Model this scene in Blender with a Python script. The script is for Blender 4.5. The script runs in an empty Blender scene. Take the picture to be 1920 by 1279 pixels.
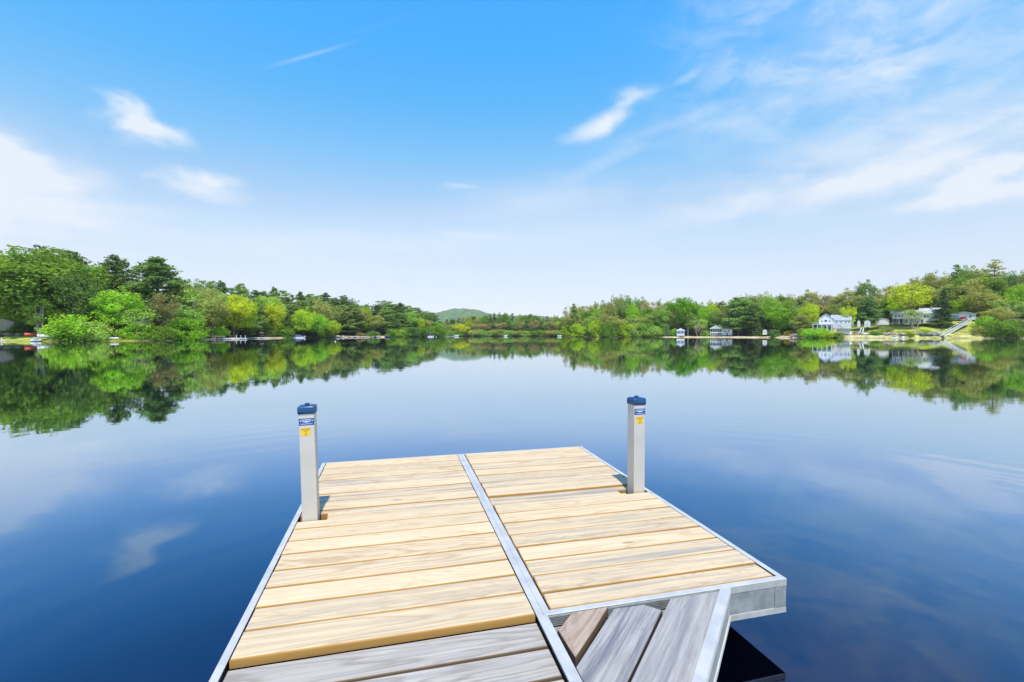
import bpy, bmesh, math, random
import numpy as np
from mathutils import Matrix, Vector, Euler
rng = np.random.default_rng(7); random.seed(7)
C = bpy.context.scene.collection
sc = bpy.context.scene
R = math.radians
# ------------------------------------------------------------------ camera, sky, sun
F = 895.8; CX = 960.0; HY = 627.0; CAMZ = 1.40          # focal length and horizon in 1920-pixel units
cam = bpy.data.cameras.new('camera'); camo = bpy.data.objects.new('camera', cam); C.objects.link(camo)
cam.sensor_width = 36; cam.lens = F/1920*36; cam.clip_start = 0.05; cam.clip_end = 12000
PITCH = math.atan(12.5/F)
camo.location = (0, 0, CAMZ); camo.rotation_euler = (R(90)-PITCH, 0, 0)
sc.camera = camo
sc.render.resolution_x = 1024; sc.render.resolution_y = 682
vs = sc.view_settings; vs.view_transform = 'Standard'; vs.look = 'None'; vs.exposure = 1.0; vs.gamma = 1
sc.cycles.max_bounces = 8; sc.cycles.transparent_max_bounces = 8
sc.cycles.volume_bounces = 0
SUN_EL, SUN_AZ = 64.0, 172.0                              # degrees; azimuth clockwise from +Y: behind the camera, a little left
world = bpy.data.worlds.new('World'); sc.world = world; world.use_nodes = True

class NT:
    """small helper for writing shader maths"""
    def __init__(s, tree): s.t = tree; s.n = tree.nodes; s.l = tree.links
    def new(s, ty, **kw):
        n = s.n.new(ty)
        for k, v in kw.items(): setattr(n, k, v)
        return n
    def put(s, sock, v):
        if isinstance(v, bpy.types.NodeSocket): s.l.new(v, sock)
        elif v is not None:
            try: sock.default_value = v
            except Exception: sock.default_value = tuple(v)+(1,)
    def m(s, op, a, b=None, c=None, clamp=False):
        n = s.new('ShaderNodeMath', operation=op); n.use_clamp = clamp
        s.put(n.inputs[0], a)
        if b is not None: s.put(n.inputs[1], b)
        if c is not None: s.put(n.inputs[2], c)
        return n.outputs[0]
    def mix(s, f, a, b, blend='MIX'):
        n = s.new('ShaderNodeMix', data_type='RGBA', blend_type=blend)
        s.put(n.inputs[0], f); s.put(n.inputs[6], a if isinstance(a, bpy.types.NodeSocket) else tuple(a)[:3]+(1,))
        s.put(n.inputs[7], b if isinstance(b, bpy.types.NodeSocket) else tuple(b)[:3]+(1,))
        return n.outputs[2]
    def ramp(s, f, pts, interp='LINEAR'):
        n = s.new('ShaderNodeValToRGB'); s.put(n.inputs[0], f); cr = n.color_ramp; cr.interpolation = interp
        while len(cr.elements) < len(pts): cr.elements.new(0.5)
        for e, (p, c) in zip(cr.elements, pts):
            e.position = p; e.color = (c, c, c, 1) if isinstance(c, (int, float)) else tuple(c)+(1,)
        return n.outputs[0]
    def mapr(s, v, a, b, c=0.0, d=1.0, smooth=True):
        n = s.new('ShaderNodeMapRange'); n.interpolation_type = 'SMOOTHSTEP' if smooth else 'LINEAR'
        s.put(n.inputs[0], v)
        for i, q in enumerate((a, b, c, d)): n.inputs[1+i].default_value = q
        return n.outputs[0]
    def noise(s, vec=None, scale=1, detail=3, rough=.5, dist=0):
        n = s.new('ShaderNodeTexNoise')
        if vec is not None: s.put(n.inputs['Vector'], vec)
        n.inputs['Scale'].default_value = scale; n.inputs['Detail'].default_value = detail
        n.inputs['Roughness'].default_value = rough; n.inputs['Distortion'].default_value = dist
        return n.outputs['Fac']
    def comb(s, x, y, z=0.0):
        n = s.new('ShaderNodeCombineXYZ')
        for i, v in enumerate((x, y, z)): s.put(n.inputs[i], v)
        return n.outputs[0]
    def sep(s, v):
        n = s.new('ShaderNodeSeparateXYZ'); s.put(n.inputs[0], v); return n.outputs
    def vscale(s, v, x, y, z, rot=(0, 0, 0)):
        n = s.new('ShaderNodeMapping'); s.put(n.inputs[0], v); n.inputs['Scale'].default_value = (x, y, z)
        n.inputs['Rotation'].default_value = rot
        return n.outputs[0]

def lin(c):
    return tuple(((v/255)/12.92 if v/255 <= .04045 else ((v/255+.055)/1.055)**2.4) for v in c)

def build_sky():
    w = NT(world.node_tree); w.n.clear()
    out = w.new('ShaderNodeOutputWorld'); bg = w.new('ShaderNodeBackground'); w.l.new(bg.outputs[0], out.inputs[0])
    bg.inputs[1].default_value = 0.1
    sk = w.new('ShaderNodeTexSky'); sk.sky_type = 'NISHITA'; sk.sun_disc = False
    sk.sun_elevation = R(SUN_EL); sk.sun_rotation = R(SUN_AZ)
    tc = w.new('ShaderNodeTexCoord'); x, y, z = w.sep(tc.outputs['Generated'])
    el = w.m('ARCSINE', z); az = w.m('ARCTAN2', x, y)
    # colour grade of the clear sky by elevation: (degrees, photographed colour, plain Nishita at 0.1)
    tab = [(0.3, (238, 244, 252), (.345, .35, .29)), (1.2, (237, 244, 252), (.463, .473, .382)), (2.2, (236, 243, 252), (.503, .548, .468)), (3.1, (235, 243, 252), (.493, .575, .533)), (4.1, (232, 242, 253), (.464, .572, .574)), (6.0, (225, 239, 253), (.394, .528, .606)), (8.1, (216, 235, 254), (.33, .466, .594)), (11.2, (203, 230, 254), (.26, .386, .545)),
           (14.2, (186, 221, 254), (.225, .34, .50)), (17.2, (160, 211, 255), (.19, .293, .457)), (20, (132, 202, 255), (.163, .255, .41)), (25.5, (92, 187, 255), (.132, .21, .354)),
           (30.5, (72, 176, 255), (.11, .177, .307)), (36, (64, 168, 254), (.098, .158, .277)), (50, (52, 135, 236), (.087, .138, .249)), (90, (30, 88, 190), (.1, .15, .27))]
    pts = []
    for e, c, n in tab:
        k_ = float(np.interp(e, [0, 4, 9, 14], [1.13, 1.10, 1.04, 1.0]))      # the haze layer takes a little off the lowest sky
        L = [v*k_ for v in lin(c)]; pts.append((max(e, 0)/90, tuple(L[i]/2/n[i]/4 for i in range(3))))
    g = w.ramp(w.m('DIVIDE', el, R(90), clamp=True), pts)
    grade = w.mix(1.0, g, (4, 4, 4), 'MULTIPLY')
    col = w.mix(1.0, sk.outputs[0], grade, 'MULTIPLY')
    # clouds, placed by direction (azimuth, elevation)
    k = w.m('ADD', z, 0.12)
    pv = w.comb(w.m('DIVIDE', x, k), w.m('DIVIDE', y, k), 0.0)
    fine = w.noise(w.comb(w.m('MULTIPLY', az, 5.0), w.m('MULTIPLY', el, 10.0), 7.7), 2.6, 8, .6, .35)
    soft = w.noise(w.comb(w.m('MULTIPLY', az, 2.0), w.m('MULTIPLY', el, 7.0), 9.0), 1.6, 4, .5, .8)
    wis = w.mapr(fine, .30, .66, .30, 1.0); sof = w.mapr(w.m('ADD', w.m('MULTIPLY', soft, .6), w.m('MULTIPLY', fine, .4)), .30, .62, .15, 1.0)
    wx = w.m('MULTIPLY', w.m('SUBTRACT', w.noise(w.comb(w.m('MULTIPLY', az, 6.0), w.m('MULTIPLY', el, 9.0), 1.0), 1.7, 4), .5), .09)
    azw = w.m('ADD', az, wx); elw = w.m('ADD', el, w.m('MULTIPLY', wx, .45))
    blobs = [  # px, py, rx, ry, tilt (deg, up to the right), strength, fine?
        (30, 300, 150, 34, -12, 1.0, 1), (-30, 350, 130, 75, -4, 1.0, 0), (100, 395, 190, 20, -3, .8, 1), (-60, 270, 130, 50, -20, .8, 0), (230, 388, 120, 12, 2, .4, 1),
        (236, 216, 46, 24, -28, .8, 1), (282, 250, 66, 18, -8, .9, 1), (192, 188, 26, 7, -20, .4, 1), (325, 248, 30, 12, 0, .5, 1), (388, 352, 70, 22, -3, 1.1, 1), (400, 332, 50, 12, -4, .7, 1),
        (1112, 246, 52, 18, 20, .85, 1), (1160, 212, 38, 18, 38, .6, 1), (1190, 180, 42, 14, 4, .55, 1), (1140, 300, 60, 14, 20, .25, 1),
        (1250, 238, 100, 8, 11, .45, 0), (1400, 212, 150, 16, 10, .45, 0), (1560, 194, 150, 24, 6, .42, 0), (1640, 140, 110, 52, 22, .42, 0), (1730, 66, 140, 46, 32, .36, 0), (1780, 180, 170, 20, 12, .36, 0),
        (1480, 110, 260, 60, 12, .26, 0), (1740, 230, 240, 120, 10, .26, 0), (1290, 146, 26, 8, 20, .3, 1),
        (1860, 316, 84, 20, 12, 1.0, 1), (1890, 350, 140, 24, 5, 1.0, 1), (1790, 368, 120, 14, 4, .6, 1), (1930, 240, 200, 40, 12, .4, 0), (1500, 330, 300, 40, 3, .4, 0), (1480, 375, 220, 26, 3, .5, 1), (1700, 300, 200, 50, 8, .45, 0),
        (1010, 372, 110, 26, 4, .35, 0), (856, 353, 26, 5, 0, .4, 1), (880, 440, 60, 6, 0, .3, 1), (950, 420, 300, 30, 0, .12, 0),
        (590, 106, 52, 2.6, 22, .2, 0), (545, 121, 34, 2.4, 24, .12, 0), (720, 50, 60, 3, 20, .05, 0),
        (250, 445, 420, 26, 0, .35, 0), (150, 475, 500, 24, 0, .35, 0), (700, 455, 380, 18, 2, .3, 0),
        # outside the frame above, seen mirrored in the water
        (1850, -60, 380, 120, 14, .6, 0), (1480, -40, 160, 70, 20, .4, 0), (2150, 150, 260, 200, 0, .6, 0), (150, -120, 260, 40, 10, .25, 0)]
    tot = None
    for (px, py, rx, ry, tilt, st, fi) in blobs:
        a0 = math.atan((px-CX)/F); e0 = math.atan((HY-py)/F*math.cos(a0))
        ca = math.cos(a0); sx = rx/F*ca*ca*1.0; sy = ry/F*ca*math.cos(e0)**2
        t = R(tilt); c, s_ = math.cos(t), math.sin(t)
        A, B = (azw, elw) if rx/ry < 12 else (az, el)
        dx = w.m('SUBTRACT', A, a0); dy = w.m('SUBTRACT', B, e0)
        u = w.m('MULTIPLY', w.m('ADD', w.m('MULTIPLY', dx, c), w.m('MULTIPLY', dy, s_)), 1/sx)
        v = w.m('MULTIPLY', w.m('ADD', w.m('MULTIPLY', dx, -s_), w.m('MULTIPLY', dy, c)), 1/sy)
        d2 = w.m('ADD', w.m('MULTIPLY', u, u), w.m('MULTIPLY', v, v))
        g = w.m('EXPONENT', w.m('MULTIPLY', d2, -.6))
        if fi:    # ragged edged cloud: the fall-off is broken up by the noise before it is cut
            g = w.m('MULTIPLY', w.mapr(w.m('ADD', g, w.m('MULTIPLY', w.m('SUBTRACT', fine, .5), 1.1)), .12, 1.25), w.m('MULTIPLY', w.mapr(g, .04, .30), st*1.0))
        else: g = w.m('MULTIPLY', w.m('MULTIPLY', g, st*(.45 if px > 1200 and py < 260 else 1.0)), sof)
        tot = g if tot is None else w.m('ADD', tot, g)
    # small puffs high above the frame
    puff = w.mapr(w.noise(pv, 4.2, 6, .62, .4), .44, .62)
    hi = w.mapr(el, R(12), R(27)); rt = w.mapr(az, R(10), R(30), .0, .27)
    front = w.mapr(y, -.3, .2)
    tot = w.m('ADD', tot, w.m('MULTIPLY', w.m('MULTIPLY', w.m('MULTIPLY', puff, hi), rt), front))
    # thin veil near the horizon
    veil = w.m('MULTIPLY', w.mapr(el, R(16), R(4)), w.mapr(w.noise(w.comb(w.m('MULTIPLY', az, 2.0), w.m('MULTIPLY', el, 26.0), 0.0), 1.5, 4), .35, .7, 0, .22))
    tot = w.m('ADD', tot, veil)
    cov = w.m('MINIMUM', tot, .93)
    col = w.mix(cov, col, (4.3, 4.6, 5.0))
    w.l.new(col, bg.inputs[0])
build_sky()

sun = bpy.data.lights.new('sun', 'SUN'); so = bpy.data.objects.new('sun', sun); C.objects.link(so)
sun.energy = 2.8; sun.angle = R(1.2); sun.color = (1, .94, .85)
sd = Vector((math.sin(R(SUN_AZ))*math.cos(R(SUN_EL)), math.cos(R(SUN_AZ))*math.cos(R(SUN_EL)), math.sin(R(SUN_EL))))
so.rotation_euler = sd.to_track_quat('Z', 'Y').to_euler(); so.location = sd*50

# ------------------------------------------------------------------ materials
MATS = {}
def mat(name, base=None, rough=.6, metal=0.0, spec=.5):
    if name in MATS: return MATS[name]
    m = bpy.data.materials.new(name); m.use_nodes = True; nt = NT(m.node_tree)
    b = m.node_tree.nodes['Principled BSDF']
    b.inputs['Roughness'].default_value = rough; b.inputs['Metallic'].default_value = metal
    b.inputs['Specular IOR Level'].default_value = spec
    if base is not None: b.inputs['Base Color'].default_value = tuple(base)+(1,)
    m.diffuse_color = (tuple(base) if base is not None else (.5, .5, .5))+(1,)
    MATS[name] = m; m['_nt'] = 0
    return m
def nodes(m): return NT(m.node_tree), m.node_tree.nodes['Principled BSDF']
def noisy(name, base, rough=.6, metal=0.0, amp=.25, scale=3.0, spec=.5, bump=0.0):
    """plain colour with worn, blotchy variation"""
    if name in MATS: return MATS[name]
    m = mat(name, base, rough, metal, spec); n, b = nodes(m)
    tc = n.new('ShaderNodeTexCoord').outputs['Object']
    f = n.noise(tc, scale, 5, .6)
    lo = tuple(v*(1-amp) for v in base); hi = tuple(min(v*(1+amp), 1) for v in base)
    n.put(b.inputs['Base Color'], n.mix(n.mapr(f, .3, .7), lo, hi))
    n.put(b.inputs['Roughness'], n.mapr(f, .3, .7, rough*.85, min(rough*1.15, 1)))
    if bump:
        bp = n.new('ShaderNodeBump'); bp.inputs['Strength'].default_value = bump; bp.inputs['Distance'].default_value = .002
        n.put(bp.inputs['Height'], f); n.put(b.inputs['Normal'], bp.outputs[0])
    return m

def leaf_mat():
    m = bpy.data.materials.new('leaves'); m.use_nodes = True; n = NT(m.node_tree); n.n.clear()
    out = n.new('ShaderNodeOutputMaterial'); oi = n.new('ShaderNodeObjectInfo'); ge = n.new('ShaderNodeNewGeometry')
    rnd = ge.outputs['Random Per Island']
    tc = n.new('ShaderNodeTexCoord').outputs['Object']
    big = n.noise(tc, 0.55, 2)
    hs = n.new('ShaderNodeHueSaturation'); n.put(hs.inputs['Color'], oi.outputs['Color'])
    n.put(hs.inputs['Hue'], n.mapr(rnd, 0, 1, .487, .513, False))
    n.put(hs.inputs['Value'], n.m('MULTIPLY', n.mapr(rnd, 0, 1, .72, 1.32, False), n.mapr(big, .3, .7, .8, 1.2)))
    d = n.new('ShaderNodeBsdfDiffuse'); n.put(d.inputs[0], hs.outputs[0])
    tr = n.new('ShaderNodeBsdfTranslucent'); n.put(tr.inputs[0], n.mix(1.0, hs.outputs[0], (1.25, 1.2, .5), 'MULTIPLY'))
    ms = n.new('ShaderNodeMixShader'); ms.inputs[0].default_value = .48
    n.l.new(d.outputs[0], ms.inputs[1]); n.l.new(tr.outputs[0], ms.inputs[2])
    n.l.new(ms.outputs[0], out.inputs[0]); return m
LEAF = leaf_mat()
BARK = noisy('bark', (.16, .125, .095), .9, amp=.4, scale=4)
BARKP = noisy('pale_bark', (.34, .29, .23), .85, amp=.35, scale=3)

def wood_mat(name, hi, lo, grain, edge, grey, greyamt, bump=.25, gm=.2, fs=.58):
    """planks: UV is metres along / across the plank, the attribute 'pk' carries (random, weathering)"""
    m = mat(name, hi, .72, 0, .25); n, b = nodes(m)
    uv = n.new('ShaderNodeUVMap').outputs[0]; u, v, _ = n.sep(uv)
    at = n.new('ShaderNodeAttribute'); at.attribute_name = 'pk'; ar, ag, _ = n.sep(at.outputs['Color'])
    off = n.m('MULTIPLY', ar, 37.0)
    uo = n.m('ADD', u, off)
    # flat-sawn figure: distance from a wandering centre line
    wob = n.m('MULTIPLY', n.m('SUBTRACT', n.noise(n.comb(uo, off, 0), 1.1, 2), .5), .10)
    cen = n.m('SUBTRACT', n.m('ADD', v, wob), n.mapr(ar, 0, 1, .01, .13, False))
    ring = n.m('ADD', n.m('MULTIPLY', n.m('MULTIPLY', cen, cen), 400.0), n.m('MULTIPLY', n.m('ADD', uo, n.noise(n.comb(n.m('MULTIPLY', uo, 3.0), n.m('MULTIPLY', v, 22.0), off), 1, 3)), n.mapr(n.m('FRACT', n.m('MULTIPLY', ar, 5.1)), 0, 1, 2.0, 8.0, False)))
    fig = n.m('ADD', n.m('MULTIPLY', n.m('SINE', n.m('MULTIPLY', ring, 5.2)), .5), .5)
    fig = n.m('POWER', fig, 3.0)
    gate = n.mapr(n.noise(n.comb(n.m('MULTIPLY', uo, .9), n.m('MULTIPLY', v, 7.0), off), 1.3, 2), .36, .56, gm, 1.0)
    fig = n.m('MULTIPLY', fig, n.m('MULTIPLY', gate, n.mapr(n.m('FRACT', n.m('MULTIPLY', ar, 7.3)), .1, .9, .5, 1)))
    fib = n.noise(n.comb(n.m('MULTIPLY', uo, 3.5), n.m('MULTIPLY', v, 260.0), off), 1, 4, .65)
    str_ = n.noise(n.comb(n.m('MULTIPLY', uo, 1.3), n.m('MULTIPLY', v, 60.0), off), 1, 4, .6)
    base = n.mix(n.mapr(str_, .3, .7), hi, lo)
    base = n.mix(n.m('MULTIPLY', fig, fs), base, grain)
    base = n.mix(n.mapr(fib, .50, .80, 0, .5), base, grain)
    tone = n.mapr(n.m('FRACT', n.m('MULTIPLY', ar, 11.7)), 0, 1, .94, 1.06, False)
    base = n.mix(1.0, base, n.comb(tone, tone, tone), 'MULTIPLY')
    wn = n.noise(n.comb(n.m('MULTIPLY', uo, 1.3), n.m('MULTIPLY', v, 26.0), off), 1.2, 6, .68, .2)
    wth = n.m('MULTIPLY', n.mapr(wn, .40, .64), n.m('MULTIPLY', ag, greyamt))
    base = n.mix(wth, base, grey)
    # knots
    vo = n.new('ShaderNodeTexVoronoi'); vo.inputs['Scale'].default_value = 1.0; n.put(vo.inputs['Vector'], n.comb(n.m('MULTIPLY', uo, 1.6), n.m('MULTIPLY', v, 5.0), off))
    kn = n.mapr(vo.outputs['Distance'], .035, .075, 1, 0)
    base = n.mix(n.m('MULTIPLY', kn, .55), base, tuple(g*.45 for g in grain))
    # the top is bleached, the sawn edges keep the fresh colour
    nz = n.sep(n.new('ShaderNodeTexCoord').outputs['Normal'])[2]
    base = n.mix(n.mapr(nz, .93, .70), base, n.mix(.5, edge, n.mix(1.0, base, edge, 'MULTIPLY')))
    n.put(b.inputs['Base Color'], base)
    bp = n.new('ShaderNodeBump'); bp.inputs['Strength'].default_value = bump; bp.inputs['Distance'].default_value = .0012
    n.put(bp.inputs['Height'], n.m('ADD', n.m('MULTIPLY', fib, .8), n.m('MULTIPLY', fig, -.4))); n.put(b.inputs['Normal'], bp.outputs[0])
    return m
FRESH = wood_mat('fresh_pine_planks', (.645, .49, .295), (.575, .425, .25), (.36, .21, .10), (.52, .30, .09), (.29, .25, .205), .8)
OLD = wood_mat('weathered_planks', (.45, .395, .325), (.36, .31, .25), (.13, .09, .06), (.24, .155, .095), (.26, .24, .215), .7, .5, .9, .95)
OLDBLUE = wood_mat('silvered_planks', (.385, .35, .31), (.31, .28, .255), (.16, .14, .12), (.12, .10, .085), (.12, .12, .135), .85, .4, .2, .5)
TAN = wood_mat('brown_plank', (.42, .31, .22), (.36, .26, .18), (.19, .12, .08), (.26, .17, .10), (.34, .30, .27), .5, .5)
FLANGE = noisy('brushed_aluminium', (.47, .45, .42), .5, .15, .10, 9, .5)
def _web():
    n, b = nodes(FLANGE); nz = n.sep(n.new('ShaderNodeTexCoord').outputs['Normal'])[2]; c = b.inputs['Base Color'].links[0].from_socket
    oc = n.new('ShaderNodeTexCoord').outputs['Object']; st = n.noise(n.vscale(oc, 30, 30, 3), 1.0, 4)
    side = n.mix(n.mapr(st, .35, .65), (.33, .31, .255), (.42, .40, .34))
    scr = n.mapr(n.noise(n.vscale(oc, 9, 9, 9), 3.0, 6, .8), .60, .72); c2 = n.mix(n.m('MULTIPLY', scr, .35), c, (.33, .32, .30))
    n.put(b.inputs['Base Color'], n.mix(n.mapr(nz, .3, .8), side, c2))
_web()
MILL = noisy('mill_aluminium', (.235, .235, .215), .6, .15, .22, 14, .4, .2)
POSTM = noisy('satin_aluminium', (.50, .44, .36), .55, .2, .07, 4, .5)
DARK = mat('underside_blackout', (.02, .02, .02), .9)  # near-black for the slabs added to darken the dock's underside

# ------------------------------------------------------------------ mesh helpers
class MB:
    def __init__(s): s.v = []; s.f = []; s.uv = []; s.at = []; s.useuv = False
    def add(s, vs_, fs): b = len(s.v); s.v += [tuple(p) for p in vs_]; s.f += [tuple(i+b for i in f) for f in fs]; return s
    def box(s, x0, x1, y0, y1, z0, z1):
        return s.add([(x0,y0,z0),(x1,y0,z0),(x1,y1,z0),(x0,y1,z0),(x0,y0,z1),(x1,y0,z1),(x1,y1,z1),(x0,y1,z1)],
                     [(0,3,2,1),(4,5,6,7),(0,1,5,4),(1,2,6,5),(2,3,7,6),(3,0,4,7)])
    def prism(s, poly, z0, z1):
        n = len(poly)
        a = sum(poly[i][0]*poly[(i+1) % n][1]-poly[(i+1) % n][0]*poly[i][1] for i in range(n))
        if a < 0: poly = poly[::-1]
        return s.add([(x, y, z0) for x, y in poly]+[(x, y, z1) for x, y in poly],
                     [tuple(range(n-1, -1, -1)), tuple(range(n, 2*n))]+[(i, (i+1) % n, n+(i+1) % n, n+i) for i in range(n)])
    def tube(s, pts, rad, n=8, cap=True):
        pts = [Vector(p) for p in pts]; rings = []
        if not hasattr(rad, '__len__'): rad = [rad]*len(pts)
        b = len(s.v)
        for i, p in enumerate(pts):
            d = (pts[min(i+1, len(pts)-1)]-pts[max(i-1, 0)]).normalized()
            q = d.to_track_quat('Z', 'Y')
            for k in range(n):
                a = 2*math.pi*k/n; s.v.append(tuple(p+q @ Vector((math.cos(a)*rad[i], math.sin(a)*rad[i], 0))))
        for i in range(len(pts)-1):
            for k in range(n):
                s.f.append((b+i*n+k, b+i*n+(k+1) % n, b+(i+1)*n+(k+1) % n, b+(i+1)*n+k))
        if cap:
            s.f.append(tuple(b+k for k in range(n-1, -1, -1))); s.f.append(tuple(b+(len(pts)-1)*n+k for k in range(n)))
        return s
    def loft(s, rings, closed=True, cap=True):
        b = len(s.v); n = len(rings[0])
        for r in rings: s.v += [tuple(p) for p in r]
        for i in range(len(rings)-1):
            for k in range(n if closed else n-1):
                s.f.append((b+i*n+k, b+i*n+(k+1) % n, b+(i+1)*n+(k+1) % n, b+(i+1)*n+k))
        if cap: s.f.append(tuple(b+k for k in range(n-1, -1, -1))); s.f.append(tuple(b+(len(rings)-1)*n+k for k in range(n)))
        return s
    def blob(s, c, r, n=10, m=6, jit=0.0, seed=0):
        rr = random.Random(seed); rings = []
        for i in range(m+1):
            ph = math.pi*i/m*.998+.001; ring = []
            for k in range(n):
                a = 2*math.pi*k/n; j = 1+rr.uniform(-jit, jit)
                ring.append((c[0]+r[0]*math.sin(ph)*math.cos(a)*j, c[1]+r[1]*math.sin(ph)*math.sin(a)*j, c[2]-r[2]*math.cos(ph)*j))
            rings.append(ring)
        return s.loft(rings)
    def build(s, name, m, parent=None, smooth=False):
        me = bpy.data.meshes.new(name); me.from_pydata(s.v, [], s.f); me.materials.append(m)
        if smooth: me.polygons.foreach_set('use_smooth', [True]*len(me.polygons))
        me.update(); o = bpy.data.objects.new(name, me); C.objects.link(o)
        if parent is not None: o.parent = parent
        return o
def tag(o, label=None, cat=None, group=None, kind=None):
    if label: o['label'] = label
    if cat: o['category'] = cat
    if group: o['group'] = group
    if kind: o['kind'] = kind
    return o
def thing(name, label, cat, loc=(0, 0, 0), rz=0.0, group=None):
    o = bpy.data.objects.new(name, None); C.objects.link(o); o.empty_display_size = .2
    o.location = loc; o.rotation_euler = (0, 0, rz); return tag(o, label, cat, group)
def at(px, D, z=0.0): return Vector(((px-CX)/F*D, D, z))
def hgt(py, D): return CAMZ+(HY-py)/F*D
def facing(px): return -math.atan((px-CX)/F)

# ------------------------------------------------------------------ the land and the water
PROF = [  # px, shore distance, bank height (1.5 m in), height 20 m in, height 60 m in
 (-2600, 60, .3, 1, 2), (-900, 84, .3, .9, 2), (-200, 95, .4, 2.1, 3), (0, 96, .35, 2.2, 3), (100, 93, .35, 1.9, 3), (150, 95, .3, 1.1, 2), (320, 104, .3, 1, 2), (400, 130, .3, .8, 1.5), (480, 157, .3, .8, 1.5),
 (560, 187, .3, .9, 2), (640, 214, .4, 1.6, 3), (720, 236, .4, 1.8, 3), (800, 262, .5, 1.5, 2), (826, 268, .4, 1, 1.5), (834, 330, .4, 1, 2), (940, 342, .4, 1, 2), (1056, 335, .4, 1, 2),
 (1064, 245, .4, 1, 2), (1180, 240, .4, 1, 2), (1250, 230, .25, .8, 2), (1340, 222, .22, .9, 2.5), (1440, 208, .25, 1.1, 4), (1490, 192, .5, 1.6, 6), (1530, 184, .9, 2.6, 7), (1580, 179, 1.0, 3.3, 8),
 (1640, 174, 1.0, 4.4, 9), (1720, 170, 1.0, 5.3, 10), (1800, 166, 1.0, 6.6, 12), (1850, 163, 1.0, 6.4, 12), (1920, 160, 1, 5, 11), (2300, 140, 1, 5, 10), (4600, 90, 1, 4, 8)]
TH = [math.atan((p[0]-CX)/F) for p in PROF]
def prof(px):
    t = math.atan((px-CX)/F); return [float(np.interp(t, TH, [p[i] for p in PROF])) for i in (1, 2, 3, 4)]
def shore(px): return prof(px)[0]
def ground(px, D):
    S, b, h20, h60 = prof(px); r = D-S
    return float(np.interp(r, [-8, -1, 0, 1.5, 20, 60, 200, 4000], [-2, -.25, 0.0, b, h20, h60, h60+2, h60+2]))
offs = [-8, -3, -1, 0, .25, .7, 1.5, 2.6, 4, 6, 9, 13, 17, 22, 28, 36, 46, 60, 85, 130, 250, 600, 1500, 4200]
ths = np.unique(np.concatenate([np.linspace(math.atan((-2600-CX)/F), TH[1], 14), np.linspace(TH[1], math.atan((-150-CX)/F), 10), np.linspace(math.atan((-150-CX)/F), math.atan((2100-CX)/F), 420), np.linspace(math.atan((2100-CX)/F), TH[-1], 24)]))
lv, lf, lc = [], [], []
def zone(px):   # which ground shows: lawn / sand / forest floor
    lawn = max(float(np.interp(px, [-200, 0, 78, 100, 170, 190, 245, 262], [.9, 1, 1, .2, .2, 1, 1, .1])), float(np.interp(px, [1490, 1530, 1840, 1870], [0, 1, 1, 0]))) if px < 300 or px > 1400 else 0
    sand = float(np.interp(px, [370, 385, 560, 575, 635, 645, 722, 735], [0, .7, .7, 0, 0, .8, .8, 0])) if px < 900 else float(np.interp(px, [1240, 1250, 1495, 1505, 1580, 1680, 1700], [0, 1, 1, .3, .6, .6, .3]))
    return lawn, sand
for t in ths:
    px = CX+F*math.tan(t); S = shore(px); wig = .5*math.sin(px*.11)+.35*math.sin(px*.31+1)+.25*math.sin(px*.73)
    lawn, sand = zone(px); sw = {True: 7.0, False: 3.0}[1240 < px < 1500]
    for r in offs:
        if r > 200: r = min(r, max(2600/max(abs(math.tan(t)), .3)-S, 120+r*.01), 1700)
        D = S+r+wig*(1 if -3 < r < 6 else 0)
        z = ground(px, S+r)+(.0 if r < 1 or r > 100 else .12*math.sin(px*.07+r)*math.sin(r*.5))
        lv.append((math.tan(t)*D, D, z))
        floor = np.array((.075, .07, .035)); grass = np.array((.33, .33, .07)); snd = np.array((.52, .42, .27))
        c = floor*(1-lawn)+grass*lawn
        if r < sw: c = c*(1-sand)+snd*sand
        if r > 26 and lawn: c = floor
        if r < .3: c = c*.75
        lc.append(tuple(c)+(1,))
nr = len(offs)
for i in range(len(ths)-1):
    for j in range(nr-1):
        a = i*nr+j; lf.append((a, a+nr, a+nr+1, a+1))
me = bpy.data.meshes.new('ground'); me.from_pydata(lv, [], lf); ca = me.color_attributes.new('gcol', 'FLOAT_COLOR', 'POINT')
ca.data.foreach_set('color', [x for c in lc for x in c]); me.polygons.foreach_set('use_smooth', [True]*len(me.polygons))
gm = mat('shore_ground', (.2, .2, .1), .95, 0, .1); n_, b_ = nodes(gm)
at_ = n_.new('ShaderNodeAttribute'); at_.attribute_name = 'gcol'; oc = n_.new('ShaderNodeTexCoord').outputs['Object']
n1 = n_.noise(oc, .35, 5, .65); n2 = n_.noise(oc, 3.0, 3)
v_ = n_.m('MULTIPLY', n_.mapr(n1, .3, .7, .62, 1.35), n_.mapr(n2, .3, .7, .8, 1.2))
n_.put(b_.inputs['Base Color'], n_.mix(1.0, at_.outputs['Color'], n_.comb(v_, v_, n_.m('MULTIPLY', v_, .9)), 'MULTIPLY'))
me.materials.append(gm); go = bpy.data.objects.new('ground', me); C.objects.link(go); tag(go, kind='structure')

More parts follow.
